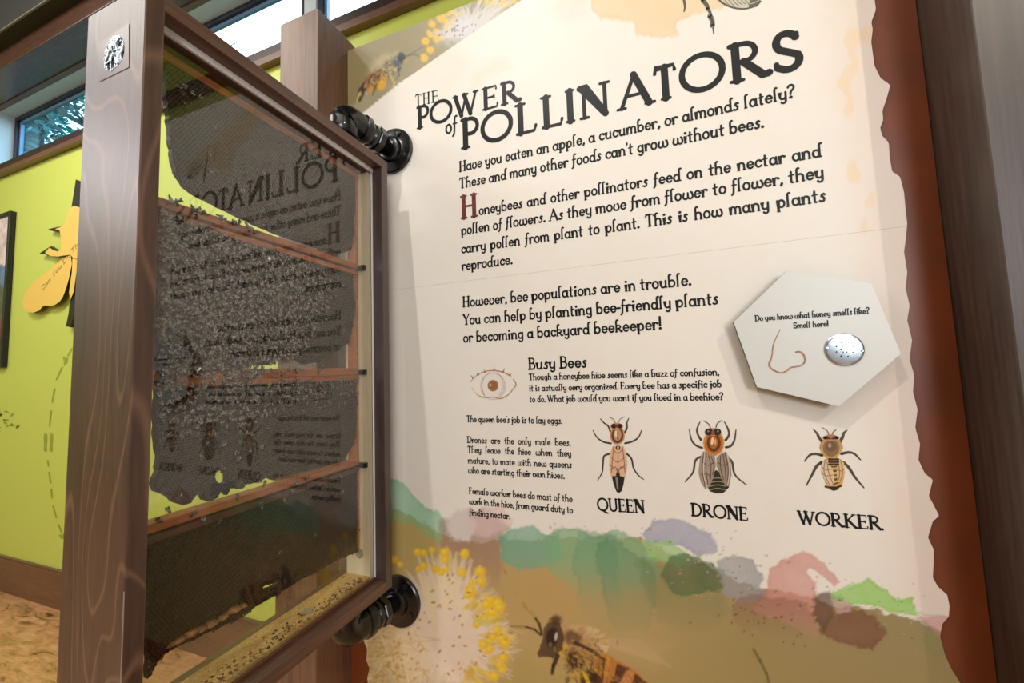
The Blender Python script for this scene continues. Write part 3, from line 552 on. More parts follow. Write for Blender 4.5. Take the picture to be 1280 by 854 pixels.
G['W'] = (1.16,[([(.08,1),(.36,0)],T),([(.36,0),(.60,1)],.7),([(.50,1),(.78,0)],T),([(.78,0),(1.04,1)],.7),serif(.08,1,.10),serif(.55,1,.12),serif(1.04,1,.10)])
G['Y'] = (.70,[([(.06,1),(.35,.48)],T),([(.64,1),(.35,.48)],.7),([(.35,.5),(.35,0)],T),serif(.08,1,.09),serif(.62,1,.09),serif(.35,0)])
G['C'] = (.74,[(arc(.44,.5,.38,.5,45,315,20),1),([(.71,.98),(.71,.80)],.7)])
def stroke(mb, pts, hw):                   # pts in plane metres (a, b); hw half width or list; mb receives (a, b)
    P = [pts[0]]
    for p in pts[1:]:
        if math.hypot(p[0]-P[-1][0],p[1]-P[-1][1])>1e-7: P.append(p)
    n = len(P); hw = hw if hasattr(hw,'__len__') else [hw]*len(pts)
    V = []; F = []
    def disc(c, r):
        k0 = len(V); V.extend([(c[0]+r*math.cos(2*math.pi*k/10), c[1]+r*math.sin(2*math.pi*k/10)) for k in range(10)]); F.append(list(range(k0,k0+10)))
    if n==1: disc(P[0], hw[0])
    else:
        for i in range(n):
            a = P[max(i-1,0)]; b = P[min(i+1,n-1)]; tx, ty = b[0]-a[0], b[1]-a[1]; L = math.hypot(tx,ty) or 1e-9; nx, ny = -ty/L, tx/L; h = hw[min(i,len(hw)-1)]
            if 0<i<n-1:                     # keep the width through a corner
                d1 = (P[i][0]-a[0],P[i][1]-a[1]); l1 = math.hypot(*d1); cs = abs((-d1[1]*nx+d1[0]*ny)/l1); h = h/max(cs,.55)
            V += [(P[i][0]+nx*h,P[i][1]+ny*h),(P[i][0]-nx*h,P[i][1]-ny*h)]
        for i in range(n-1): F.append([2*i,2*i+1,2*i+3,2*i+2])
        if P[0]!=P[-1]: disc(P[0],hw[0]*.98); disc(P[-1],hw[-1]*.98)
    return V, F
def letter(mb, ch, f, h, w):               # f maps glyph (x, y) to plane metres; h cap height, w weight
    for j, (pts, k) in enumerate(G[ch][1]):
        V, F = stroke(None, [f(*p) for p in pts], w*h*k*.5)
        for q, fc in enumerate(F):               # every piece a hair in front of the one below, so none lies in another's plane
            y = mb.y-.00002*(3*j+(len(fc)>4 and 1+(q==len(F)-1)))
            mb.add([(V[i][0],y,V[i][1]) for i in fc], [list(range(len(fc)))])
class Flat(MB):
    def __init__(s, y): super().__init__(); s.y = y
    def P(s, a, b): return (a, s.y, b)
def write_line(mb, text, p0, p1, capz, y, weight=.125, just=False):
    """text between two points of the plane y, both given as (u, v) sights of the baseline ends; capz cap height in metres"""
    a = np.array(pnl(*p0, y)); b = np.array(pnl(*p1, y)); L = np.linalg.norm(b-a); d = (b-a)/L; nrm = np.array([-d[1],d[0]])
    adv = [G[c][0] for c in text]; nat = sum(adv)*capz; sp = text.count(' '); sx = L/nat; gap = 0
    if just and sp and sx>1.0:
        base = min(sx,1.0); gap = (L-nat*base)/sp/capz; sx = base
    x = 0
    for c in text:
        f = lambda gx, gy, x=x: tuple(a+d*((x+gx*sx)*capz)+nrm*(gy*capz)); letter(mb, c, f, capz, weight)
        x += G[c][0]*sx+(gap if c==' ' else 0)
YT = YP-.0005
def capm(u, v, px, y): return pnl(u,v-px,y)[1]-pnl(u,v,y)[1]
def text_block(name, lines, mat, y=YT, parent=panel, label=None, weight=.125, just=False):
    mb = Flat(y)
    for (s,p0,p1,px) in lines:
        c = capm(*p0, px, y); write_line(mb, s, p0, p1, c, y, weight, just)
    o = mb.build(name, mat, parent)
    if label: o['label'] = label
    return o
# title, letter by letter
mb = Flat(YT)
def title(mb, seq, base, top, weight):
    for (c,u0,u1) in seq:
        v0 = np.interp(u0,*base); v1 = np.interp(u1,*base); a = np.array(pnl(u0,v0,YT)); b = np.array(pnl(u1,v1,YT)); um = (u0+u1)/2
        h = pnl(um, np.interp(um,*top), YT)[1]-pnl(um, np.interp(um,*base), YT)[1]
        xsn = [p[0] for st in G[c][1] for p in st[0]]; x0, x1 = min(xsn), max(xsn); wd = weight*h*.5
        f = lambda gx, gy: (a[0]+wd+(b[0]-a[0]-2*wd)*(gx-x0)/(x1-x0), a[1]+(b[1]-a[1])*(gx-x0)/(x1-x0)+gy*(h-wd)+wd*.5)
        letter(mb, c, f, h, weight)
BL = ([578,676,771,829,915,981,1010],[187.5,162,139.7,125.4,104.6,89.5,83]); TL = ([578,622,676,709,766,791,850,876,911,981,1010],[149.5,138,122,112.5,99.5,92,76.5,67,56.5,40,33])
title(mb, [('P',575,600),('O',601,642),('L',643,673),('L',675,706),('I',706,721),('N',723,766),('A',769,822),('T',817,849),('O',850,909),('R',910,966),('S',967,1005)], BL, TL, .15)
title(mb, [('P',520,537),('O',537,566),('W',565,600),('E',602,624),('R',625,652)], ([520,650],[162,125.5]), ([520,566,600,636,652],[134,121,111.5,101,96.5]), .15)
title(mb, [('T',519,527),('H',528,538),('E',539,549)], ([519,549],[133.5,126.5]), ([519,549],[118.5,112]), .10)
write_line(mb, 'of', (556.5,167.5), (572,163.5), capm(560,166,19,YT), YT, .13)
mb.build('title_lettering', M['ink'], panel)
text_block('lettering', [
 ('Have you eaten an apple, a cucumber, or almonds lately?',(574,214.5),(994,121),12.2),
 ('These and many other foods can\'t grow without bees.',(574,235.5),(955.5,158.5),12.2)], M['ink'], weight=.155)
text_block('lettering', [
 ('oneybees and other pollinators feed on the nectar and',(598.5,268.5),(1028,195),12.2),
 ('pollen of flowers. As they move from flower to flower, they',(576.5,293.5),(1031,221.5),12.2),
 ('carry pollen from plant to plant. This is how many plants',(576.5,316.5),(1033.5,250.8),12.2),
 ('reproduce.',(577,338),(641,329.5),12.2)], M['ink'], weight=.155, just=True)
mb = Flat(YT); f0 = pnl(576.5,273,YT); f1 = pnl(597,269.5,YT); hh = capm(577,273,27,YT)
letter(mb, 'H', lambda x,y: (f0[0]+(f1[0]-f0[0])*x/.80, f0[1]+(f1[1]-f0[1])*x/.80+y*hh), hh, .16)
o = mb.build('drop_cap', M['ink_red'], panel); o['label'] = 'mottled oxblood initial letter'
text_block('lettering', [
 ('However, bee populations are in trouble.',(578.3,383.6),(864.6,355.9),12.4),
 ('You can help by planting bee-friendly plants',(579,405.8),(899,379.6),12.4),
 ('or becoming a backyard beekeeper!',(579,427.9),(827.5,411),12.4)], M['ink'], weight=.155)
text_block('lettering', [('Busy Bees',(660.5,461.8),(734.5,458.8),13.5)], M['ink'], weight=.16)
text_block('lettering', [
 ('Though a honeybee hive seems like a buzz of confusion,',(661,475.2),(899.5,469),7.6),
 ('it is actually very organized. Every bee has a specific job',(661.5,489),(902.5,484),7.6),
 ('to do. What job would you want if you lived in a beehive?',(662,502.7),(904.5,500),7.6)], M['ink'], weight=.17)
text_block('lettering', [
 ("The queen bee's job is to lay eggs.",(583.2,527.4),(703,529.8),7.6),
 ('Drones are the only male bees.',(584,553.4),(713.5,557.4),7.6),
 ('They leave the hive when they',(584.4,565.6),(714.5,570.8),7.6),
 ('mature, to mate with new queens',(585,579.0),(715,585.0),7.6),
 ('who are starting their own hives.',(585,591.4),(706,598.6),7.6),
 ('Female worker bees do most of the',(586.2,617.2),(716,627.7),7.6),
 ('work in the hive, from guard duty to',(586.3,630.0),(716.5,641.8),7.6),
 ('finding nectar.',(586.7,643.8),(638,649.2),7.6)], M['ink_soft'], weight=.17, just=True)
for q in (('QUEEN',(747,638),(807,641.3),14.8),('DRONE',(864.5,644.6),(936,650.8),15),('WORKER',(998,654.5),(1104,662.6),15.4)): text_block('lettering', [q], M['ink'], weight=.155)

# ---------------------------------------------------------------- drawn illustrations (flat ink shapes, each layer a hair nearer)
class Ink:
    def __init__(s, y): s.y0 = y; s.k = 0; s.v = []; s.f = []; s.c = []
    def _put(s, V, F, col):
        n = len(s.v); y = s.y0-.00003*s.k; s.v += [(a,y,b) for a,b in V]; s.f += [[i+n for i in q] for q in F]; s.c += [sum(([*lin(col)] for i in q), []) for q in F]
    def poly(s, P, col): s.k += 1; s._put([pnl(*p,s.y0) for p in P], [list(range(len(P)))], col)
    def ell(s, cx, cy, rx, ry, ang, col, n=20):
        a = math.radians(ang); P = []
        for k in range(n):
            t = 2*math.pi*k/n; x = rx*math.cos(t); y = ry*math.sin(t); P.append((cx+x*math.cos(a)-y*math.sin(a), cy+x*math.sin(a)+y*math.cos(a)))
        s.poly(P, col)
    def line(s, P, w, col):
        s.k += 1; w = w if hasattr(w,'__len__') else [w]*len(P); Q = [pnl(*p,s.y0) for p in P]; V, F = stroke(None, Q, [x*.0019*.5 for x in w]); s._put(V,F,col)
    def curve(s, P, w, col, n=5):
        if len(P)<3: return s.line(P,w,col)
        Q = []; P = [P[0]]+list(P)+[P[-1]]
        for i in range(1,len(P)-2):
            for k in range(n):
                t = k/n; a,b,c,d = [np.array(P[i+j],float) for j in (-1,0,1,2)]
                Q.append(tuple(.5*((2*b)+(-a+c)*t+(2*a-5*b+4*c-d)*t*t+(-a+3*b-3*c+d)*t**3)))
        Q.append(P[-2]); s.line(Q, w if not hasattr(w,'__len__') else list(np.interp(np.linspace(0,1,len(Q)),np.linspace(0,1,len(w)),w)), col)
    def build(s, name, parent, label=None):
        o = obj(name, s.v, s.f, M['decal'], parent); a = o.data.color_attributes.new('Ink','FLOAT_COLOR','CORNER'); c = []
        for q in s.c:
            q = np.array(q).reshape(-1,3); c += [[*x,1] for x in q]
        if len(c)==len(a.data): a.data.foreach_set('color', np.array(c,np.float32).ravel())
        if label: o['label'] = label
        return o
def ringpts(cx, cy, rx, ry, a0, a1, n=8): return [(cx+rx*math.cos(math.radians(a0+(a1-a0)*k/n)), cy+ry*math.sin(math.radians(a0+(a1-a0)*k/n))) for k in range(n+1)]
Y2 = YP-.0004
# queen
I = Ink(Y2); B = (70,58,52); Z = lambda x,y: (720+x/3.2, 500+y/3.2)
for P in ([(138,128),(128,104),(112,92),(98,76)],[(194,132),(204,112),(204,92),(211,74)],[(140,174),(110,168),(84,150),(68,122)],[(196,174),(226,166),(250,150),(262,122)],[(134,216),(112,226),(108,262),(104,292),(86,322)],[(204,216),(222,236),(230,272),(248,300),(270,318)]): I.curve([Z(*p) for p in P],[2.2,2.0,1.6,1.0],B)
for P in ([(158,96),(152,80),(134,68)],[(168,96),(176,78),(194,68)]): I.curve([Z(*p) for p in P],.8,(120,104,92))
I.poly([Z(*p) for p in [(142,300),(196,300),(190,340),(182,366),(172,372),(162,368),(150,336)]],(38,30,28)); I.poly([Z(*p) for p in [(158,310),(166,310),(170,360),(164,358)]],(150,140,132))
I.poly([Z(*p) for p in [(148,184),(190,184),(202,220),(206,262),(198,312),(176,304),(168,290),(160,304),(140,306),(133,262),(136,214)]],(226,184,150))
for P in ([(150,200),(168,214),(186,198)],[(142,230),(166,250),(196,228)],[(138,262),(166,280),(200,258)],[(150,190),(146,240),(142,290)],[(186,190),(192,240),(196,292)],[(168,190),(168,250),(168,300)],[(140,280),(158,268),(166,292)],[(200,278),(180,268),(170,292)]): I.curve([Z(*p) for p in P],.9,(150,100,74))
I.ell(*Z(168,192),3,3,0,(60,40,34)); I.ell(*Z(168,192),1.2,3,0,(226,176,130))
I.ell(*Z(166,142),9.2,11.5,0,(206,150,108)); I.ell(*Z(166,142),7.6,9.8,0,(98,62,44)); I.ell(*Z(166,140),5.0,7.2,0,(196,150,110)); I.ell(*Z(161,136),2,4,0,(236,214,190)); I.line([Z(166,124),Z(166,158)],.8,(88,56,40))
I.ell(*Z(163,106),8,4.5,0,(206,146,100)); I.ell(*Z(152,105),3.4,3.0,0,(40,24,22)); I.ell(*Z(175,105),3.4,3.0,0,(40,24,22)); I.ell(*Z(163,104),2,2.2,0,(110,64,46))
for x in (-4,0,4): I.poly([Z(168+x*1.2,288),Z(172+x*1.2,300),Z(164+x*1.2,300)],(60,34,28))
I.build('bee_illustration', panel, 'drawing of a long slim queen bee with short folded wings')
# drone
I = Ink(Y2)
for P in ([(500,160),(488,140),(484,118),(496,88)],[(598,162),(612,140),(608,116),(594,88)],[(504,192),(480,182),(462,160),(453,118)],[(600,190),(620,184),(634,160),(640,120)],[(504,226),(478,242),(468,290),(436,328)],[(600,226),(624,248),(636,300),(682,340)]): I.curve([Z(*p) for p in P],[2.4,2.2,1.9,1.0],(84,72,60))
for P in ([(538,112),(530,96),(512,84)],[(560,110),(566,94),(584,82)]): I.curve([Z(*p) for p in P],1.0,(84,72,60))
I.poly([Z(*p) for p in [(560,280),(604,310),(612,350),(590,372),(562,374),(536,366),(524,344),(534,310)]],(44,40,32))
for k in range(4): I.curve([Z(530+2*k,318+14*k),Z(566,312+14*k),Z(604-2*k,318+14*k)],1.0,(150,142,104))
I.poly([Z(*p) for p in [(508,206),(540,218),(556,230),(560,262),(548,312),(534,348),(516,356),(500,330),(490,290),(496,236)]],(168,148,130))
I.poly([Z(*p) for p in [(600,206),(576,218),(562,232),(562,264),(580,310),(598,344),(612,346),(622,300),(618,240)]],(160,140,122))
for P in ([(512,216),(504,270),(516,346)],[(520,216),(520,280),(528,340)],[(530,222),(540,270),(536,330)],[(540,226),(552,262),(546,300)],[(596,216),(608,270),(606,336)],[(588,218),(596,270),(600,330)],[(578,224),(578,270),(590,320)],[(506,250),(530,262),(550,250)],[(614,250),(590,262),(570,252)],[(500,300),(524,296),(540,310)]): I.curve([Z(*p) for p in P],.9,(96,78,66))
for P in ([(514,216),(510,290),(524,350)],[(604,214),(614,280),(606,342)]): I.curve([Z(*p) for p in P],.8,(220,206,190))
I.ell(*Z(551,172),13,16,0,(222,152,50)); I.ell(*Z(551,174),11.5,14.5,0,(188,104,34)); I.ell(*Z(551,172),8.6,11,0,(96,48,22)); I.ell(*Z(550,170),5.4,8,0,(178,100,46)); I.ell(*Z(545,165),1.7,5,8,(240,214,180)); I.ell(*Z(557,168),1.2,4,0,(226,170,110))
for x in range(-10,11,2): I.line([Z(551+x*3,216-abs(x)*1.5),Z(551+x*3.4,226-abs(x)*2)],.9,(226,160,64))
I.ell(*Z(548,128),10,5,0,(206,146,44)); I.ell(*Z(532,128),5.2,4.4,0,(40,22,20)); I.ell(*Z(564,128),5.2,4.4,0,(40,22,20)); I.ell(*Z(529,125),1.2,1.2,0,(150,130,120)); I.ell(*Z(567,125),1.2,1.2,0,(150,130,120)); I.ell(*Z(548,131),2.2,3.2,0,(150,74,30))
I.build('bee_illustration', panel, 'drawing of a stout drone with big eyes and long wings')
# worker
I = Ink(Y2)
for P in ([(984,166),(972,150),(964,134),(950,118)],[(1056,166),(1066,150),(1072,132),(1084,122)],[(984,222),(956,216),(934,222),(914,246)],[(1062,216),(1090,210),(1114,216),(1138,240)],[(982,250),(962,266),(944,300),(922,342)],[(1070,250),(1092,272),(1118,312),(1152,352)]): I.curve([Z(*p) for p in P],[2.6,2.6,2.0,1.0],(76,66,50))
for P in ([(1012,146),(1006,126),(988,112)],[(1024,146),(1028,130),(1040,120)]): I.curve([Z(*p) for p in P],.9,(120,104,90))
I.poly([Z(*p) for p in [(1000,228),(1046,228),(1064,250),(1076,290),(1066,336),(1048,360),(1022,362),(1000,340),(992,290)]],(222,170,84))
for k in range(6): I.curve([Z(1000-2*k+(k>3)*8,262+17*k),Z(1032,268+17*k),Z(1066+(k<3)*2*k-(k>3)*6,258+17*k)],2.0 if k%2 else 1.4,(96,64,40))
I.poly([Z(*p) for p in [(1008,346),(1054,346),(1044,360),(1030,364),(1016,358)]],(34,26,24))
I.poly([Z(*p) for p in [(996,236),(1012,250),(1030,290),(1034,330),(1016,346),(996,324),(980,290),(982,254)]],(224,196,160)); I.poly([Z(*p) for p in [(1056,236),(1044,252),(1042,290),(1046,330),(1060,330),(1074,296),(1072,252)]],(226,190,130))
for P in ([(996,240),(992,290),(1014,340)],[(1004,250),(1010,290),(1026,332)],[(984,270),(1000,280),(1022,276)],[(986,296),(1004,304),(1026,300)],[(1058,240),(1066,290),(1056,326)],[(1048,252),(1054,290),(1050,320)],[(1044,280),(1060,284),(1072,276)]): I.curve([Z(*p) for p in P],.8,(156,124,96))
for k in range(3): I.line([Z(1012,238+10*k),Z(1048,238+10*k)],2.0,(70,44,32))
I.ell(*Z(1020,190),13.5,13.5,0,(206,158,84)); I.ell(*Z(1020,192),10.5,11,0,(140,104,66)); I.ell(*Z(1020,186),7,6.5,0,(112,84,56)); I.ell(*Z(1014,182),2.2,3,0,(176,146,108))
for k in range(14): a = math.radians(180+k*14); I.line([Z(1020+38*math.cos(a),190+36*math.sin(a)),Z(1020+46*math.cos(a),190+44*math.sin(a))],.9,(216,170,96))
I.ell(*Z(1019,151),8.6,4.2,0,(200,128,84)); I.line([Z(994,151),Z(1044,151)],3.0,(52,28,26)); I.ell(*Z(1018,148),3.2,1.8,0,(180,106,70))
I.build('bee_illustration', panel, 'drawing of a small fuzzy worker bee with striped abdomen')
# eye beside the heading
I = Ink(Y2); Z6 = lambda x,y: (570+x/6.095, 435+y/6.095); E = (190,140,110)
I.ell(*Z6(282,292),16,17.5,0,(216,200,186)); I.ell(*Z6(280,292),14.5,16,0,(236,228,220))
I.ell(*Z6(282,288),6.8,7.2,0,(176,120,78)); I.ell(*Z6(280,288),5.2,5.6,0,(160,104,62)); I.ell(*Z6(262,284),1.2,2,0,(206,190,176))
I.curve([Z6(*p) for p in [(110,260),(150,215),(210,182),(290,172),(360,186),(420,214)]],[.7,.9,1.1,1.4,1.6,1.2],E); I.curve([Z6(*p) for p in [(205,250),(225,210),(280,192),(330,206),(352,240)]],1.0,(206,170,140))
I.curve([Z6(*p) for p in [(120,300),(150,345),(205,376),(290,376),(340,386),(400,356),(430,320),(458,278),(436,240)]],[.5,.6,1.4,1.3,1.4,1.3,1.4,1.6,1.2],E); I.curve([Z6(*p) for p in [(200,262),(198,310),(218,360)]],1.2,(206,160,130)); I.curve([Z6(*p) for p in [(356,256),(360,310),(330,360)]],1.0,(200,180,170))
for P in ([(292,170),(290,140)],[(358,182),(372,156)],[(404,208),(422,198)],[(222,188),(214,166)],[(172,206),(156,192)],[(128,228),(114,208)]): I.line([Z6(*p) for p in P],[2.0,.7],E)
I.build('eye_illustration', panel, 'sketchy brown drawing of an open eye')
# pencil drawing cut by the top of the frame
I = Ink(Y2); Z4 = lambda x,y: (800+x/2.667, y/2.667); K = (84,80,70)
for P in ([(150,-60),(146,-10),(150,20),(147,38)],[(200,-70),(212,-10),(224,20),(236,48),(240,72),(243,86),(246,112)]): I.curve([Z4(*p) for p in P],[2.4,3.0,2.6,1.4],K)
I.curve([Z4(*p) for p in [(208,0),(222,16),(226,30)]],4,K); I.curve([Z4(*p) for p in [(232,52),(240,66),(242,86)]],5,(110,104,92)); I.curve([Z4(*p) for p in [(234,56),(241,70),(242,84)]],2,(60,56,50))
I.poly([Z4(*p) for p in [(250,-40),(400,-60),(402,6),(388,18),(350,28),(310,24),(276,10),(256,-6)]],(206,198,176))
for k in range(9): I.curve([Z4(262+12*k,-20),Z4(272+14*k,6),Z4(292+12*k,18+4*math.sin(k))],.9,(130,124,108))
I.curve([Z4(*p) for p in [(256,-8),(276,10),(310,25),(350,29),(388,18),(402,4)]],1.4,K); I.poly([Z4(*p) for p in [(366,2),(398,-10),(400,6),(386,18),(362,24)]],(96,92,80)); I.curve([Z4(*p) for p in [(366,14),(380,10),(396,2)]],1.0,(200,194,176))
I.build('pencil_illustration', panel, 'grey pencil drawing of insect legs and abdomen at the panel top')

# ---------------------------------------------------------------- hexagonal smell sign
YS = .900; hc = (.2745,.0450); hr = .1345
sign = thing('hexagonal_sign', 'cream hexagonal sign with a steel vent and nose drawing, on the panel', 'sign', (hc[0],YP,hc[1]))
def hexprism(r, y0, y1, n=6, a0=103.5, bev=0):
    P = [(hc[0]+r*math.cos(math.radians(a0-360*k/n)), hc[1]+r*math.sin(math.radians(a0-360*k/n))) for k in range(n)]; mb = MB()
    V = [(a,y0,b) for a,b in P]+[(a,y1,b) for a,b in P]; return mb.add(V, [list(range(n))]+[[n+k for k in range(n)][::-1]]+[[k,k+n,(k+1)%n+n,(k+1)%n] for k in range(n)])
hexprism(hr, YS, YS+.0015).build('face', M['signface'], sign)
hexprism(hr, YS+.0015, YS+.011).build('board', M['signedge'], sign)['label'] = 'black-edged board behind the printed face'
hexprism(.085, YS+.011, YP-.0008, 6).build('spacer', M['signedge'], sign)
mb = Flat(YS-.0005)
for (s,p0,p1) in (('Do you know what honey smells like?',(944,401.3),(1087,391.6)),('Smell here!',(992,410.2),(1036,407.6))): write_line(mb, s, p0, p1, capm(*p0,6.9,YS-.0005), YS-.0005, .17)
mb.build('lettering', M['ink'], sign)
mb = Flat(YS-.0005)
def cr(P, n=5):
    Q = []; P = [P[0]]+list(P)+[P[-1]]
    for i in range(1,len(P)-2):
        for k in range(n):
            t = k/n; a,b,c,d = [np.array(P[i+j],float) for j in (-1,0,1,2)]; Q.append(tuple(.5*((2*b)+(-a+c)*t+(2*a-5*b+4*c-d)*t*t+(-a+3*b-3*c+d)*t**3)))
    return Q+[P[-2]]
Zh = lambda x,y: (900+x/4.27, 320+y/4.27)
for P,w in ((([(322,392),(298,440),(284,480),(276,540),(262,580),(280,606),(325,624),(362,610),(378,596),(430,586),(454,560),(446,528),(425,512),(404,514)]),[.5,.7,1.2,1.0,1.6,1.4,1.2,1.4,1.3,1.2,1.4,1.6,1.6,1.2]),):
    Q = cr([Zh(*p) for p in P]); W = np.interp(np.linspace(0,1,len(Q)),np.linspace(0,1,len(w)),w); V,F = stroke(None,[pnl(*q,YS-.0005) for q in Q],[x*.0017*.5*1.3 for x in W]); mb.add([mb.P(a,b) for a,b in V],F)
mb.build('nose_drawing', M['ink_brown'], sign)
dc = (.3215,.0185)
mb = MB(); mb.lathe([(0,.030),(.0022,.030),(.0032,.0285),(.0036,.026),(.0044,.0)],(dc[0],YS,dc[1]),(0,-1,0),48); vd = smooth_angle(mb.build('vent_disc', M['steel'], sign), 40)
mb = MB()
for k in range(8): a = k*math.pi/4+.3; mb.lathe([(0,.0013),(.0006,.0013)],(dc[0]+.0135*math.cos(a),YS-.0040,dc[1]+.0135*math.sin(a)),(0,-1,0),10)
for k in range(6): a = k*math.pi/3; mb.lathe([(0,.0011),(.0006,.0011)],(dc[0]+.0055*math.cos(a),YS-.0043,dc[1]+.0055*math.sin(a)),(0,-1,0),10)
mb.build('hole', M['hole'], vd)
for sx in (-1,1):
    mb = MB(); mb.lathe([(0,.0022),(.0012,.0020),(.0016,.0010)],(dc[0]+sx*.0262,YS-.0036,dc[1]-.004*sx),(0,-1,0),12); mb.build('screw', M['steel'], vd)

# ---------------------------------------------------------------- observation hive case
S = 1.062; X0, X1, YN, YR, Z0, Z1 = [q*S for q in (-.748, -.611, .297, .797, -.489, .535)]
XC = (X0+X1)/2; BT = .022*S; XG = X1-.035*S; XG2 = X0+.035*S
hive = thing('observation_hive', 'tall glass-sided observation hive in a dark wooden case, hinged on the panel by iron pipes', 'beehive', (XC,(YN+YR)/2,Z0))
bx(X0,X1,YN,YN+BT,Z0,Z1,bev=.0015).build('front_board', M['case'], hive)
bx(X0,X1,YR-BT,YR,Z0,Z1,bev=.0012).build('rear_board', M['case_side'], hive)
bx(X0,X1,YN+BT,YR-BT,Z1-BT,Z1,bev=.001).build('top_rail', M['case_rail'], hive)
bx(X0,X1,YN+BT,YR-BT,Z0,Z0+BT,bev=.001).build('bottom_rail', M['case_rail'], hive)
mb = MB()                                   # pale strip of chipped veneer on the corner
mb.box(X1-.0006,X1+.0004,YN-.0004,YN+.0006,-.45,-.26); mb.build('chipped_edge', simple('bare_wood_chip',(150,138,130),.6), hive)
a, b = YN+BT, YR-BT; zb, zt = Z0+BT, Z1-BT
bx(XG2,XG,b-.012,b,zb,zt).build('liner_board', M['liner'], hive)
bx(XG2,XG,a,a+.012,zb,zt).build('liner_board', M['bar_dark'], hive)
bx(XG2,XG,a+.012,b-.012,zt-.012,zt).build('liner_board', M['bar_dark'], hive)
fl = bx(XG2,XG,a+.012,b-.012,zb,zb+.012).build('floor_board', M['liner_floor'], hive)
for (xa,xb) in ((XG+.0025,XG+.004),(XG2-.004,XG2-.0025)):
    bx(xa,xb,a+.0015,b-.0015,zb+.0015,zt-.0015).build('glass_pane', M['glass'], hive)
mb = MB(); mb.box(XG+.0042,XG+.009,a+.0002,b-.0002,zt-.011,zt); mb.box(XG+.0042,XG+.007,b-.003,b,zb,zt-.011); mb.build('gasket', M['gasket'], hive)['label'] = 'white glazing strip'
mb = MB(); mb.box(XG+.0042,XG+.010,a,b-.003,zb,zb+.007); mb.build('glazing_bead', M['bar_dark'], hive)
for z in (.262*S,.010*S,-.206*S): bx(XG2+.004,XG-.004,b-.022,b-.012,z-.006,z+.006,bev=.001).build('frame_rest', M['iron_bolt'], hive)
mb = MB(); mb.lathe([(0,.012),(.0012,.012)],(XC+.004,b-.012,-.408*S),(0,-1,0),24); mb.build('vent_plug', M['plug'], hive)
mb = MB(); mb.lathe([(0,.012),(.0012,.012)],(XC+.006,.655,zb+.012),(0,0,1),24); mb.build('vent_plug', M['plug'], hive)
rnd = random.Random(4); mb = MB()
def lump(mb, c, r, rnd, m=0, n=5):
    V = []; F = []
    for i in (0,1,2):
        rr = r*(.55,1,.6)[i]; zz = r*(-.5,.1,.7)[i]
        for k in range(n): w = 2*math.pi*k/n+i*.4; V.append((c[0]+rr*math.cos(w)*rnd.uniform(.7,1.3),c[1]+rr*math.sin(w)*rnd.uniform(.7,1.3),c[2]+zz*.6))
    for i in range(2):
        for k in range(n): F.append((i*n+k,i*n+(k+1)%n,(i+1)*n+(k+1)%n,(i+1)*n+k))
    F.append([2*n+k for k in range(n)]); mb.add(V,F,m)
for k in range(620): lump(mb, (XG-.003-abs(rnd.gauss(0,.018)), rnd.uniform(a+.02,b-.02), zb+.0125), rnd.choice([.0010,.0014,.0020,.0032]), rnd, rnd.choice([0,1,1,2,2]))
o = mb.build('wax_debris', None, hive, mats=[simple('dark_wax_crumbs',(62,42,26),.7),simple('pale_wax_crumbs',(214,170,96),.7),simple('brown_wax_crumbs',(120,80,44),.7)]); o['kind'] = 'stuff'
# foil label on the front board
fx, fz = -.678*S, .456*S
tp = obj('tape_patch', [(-.716*S,YN-.0006,.482*S),(-.711*S,YN-.0006,.424*S),(-.642*S,YN-.0006,.424*S),(-.646*S,YN-.0006,.489*S)], [(0,1,2,3)], M['tape'], hive)
mb = MB(); rnd = random.Random(8); n = 22; V = [(fx,YN-.002,fz)]; F = []
for i in range(1,5):
    for k in range(n):
        w = 2*math.pi*k/n; r = .0255*i/4*rnd.uniform(.93,1.07); V.append((fx+r*math.cos(w), YN-.0009-(.0022*rnd.random() if i<4 else 0), fz+r*math.sin(w)*1.05))
for k in range(n): F.append((0,1+k,1+(k+1)%n))
for i in range(3):
    for k in range(n): F.append((1+i*n+k,1+(i+1)*n+k,1+(i+1)*n+(k+1)%n,1+i*n+(k+1)%n))
mb.add(V,F); mb.build('foil_disc', M['foil'], hive)['label'] = 'crumpled silver foil disc'

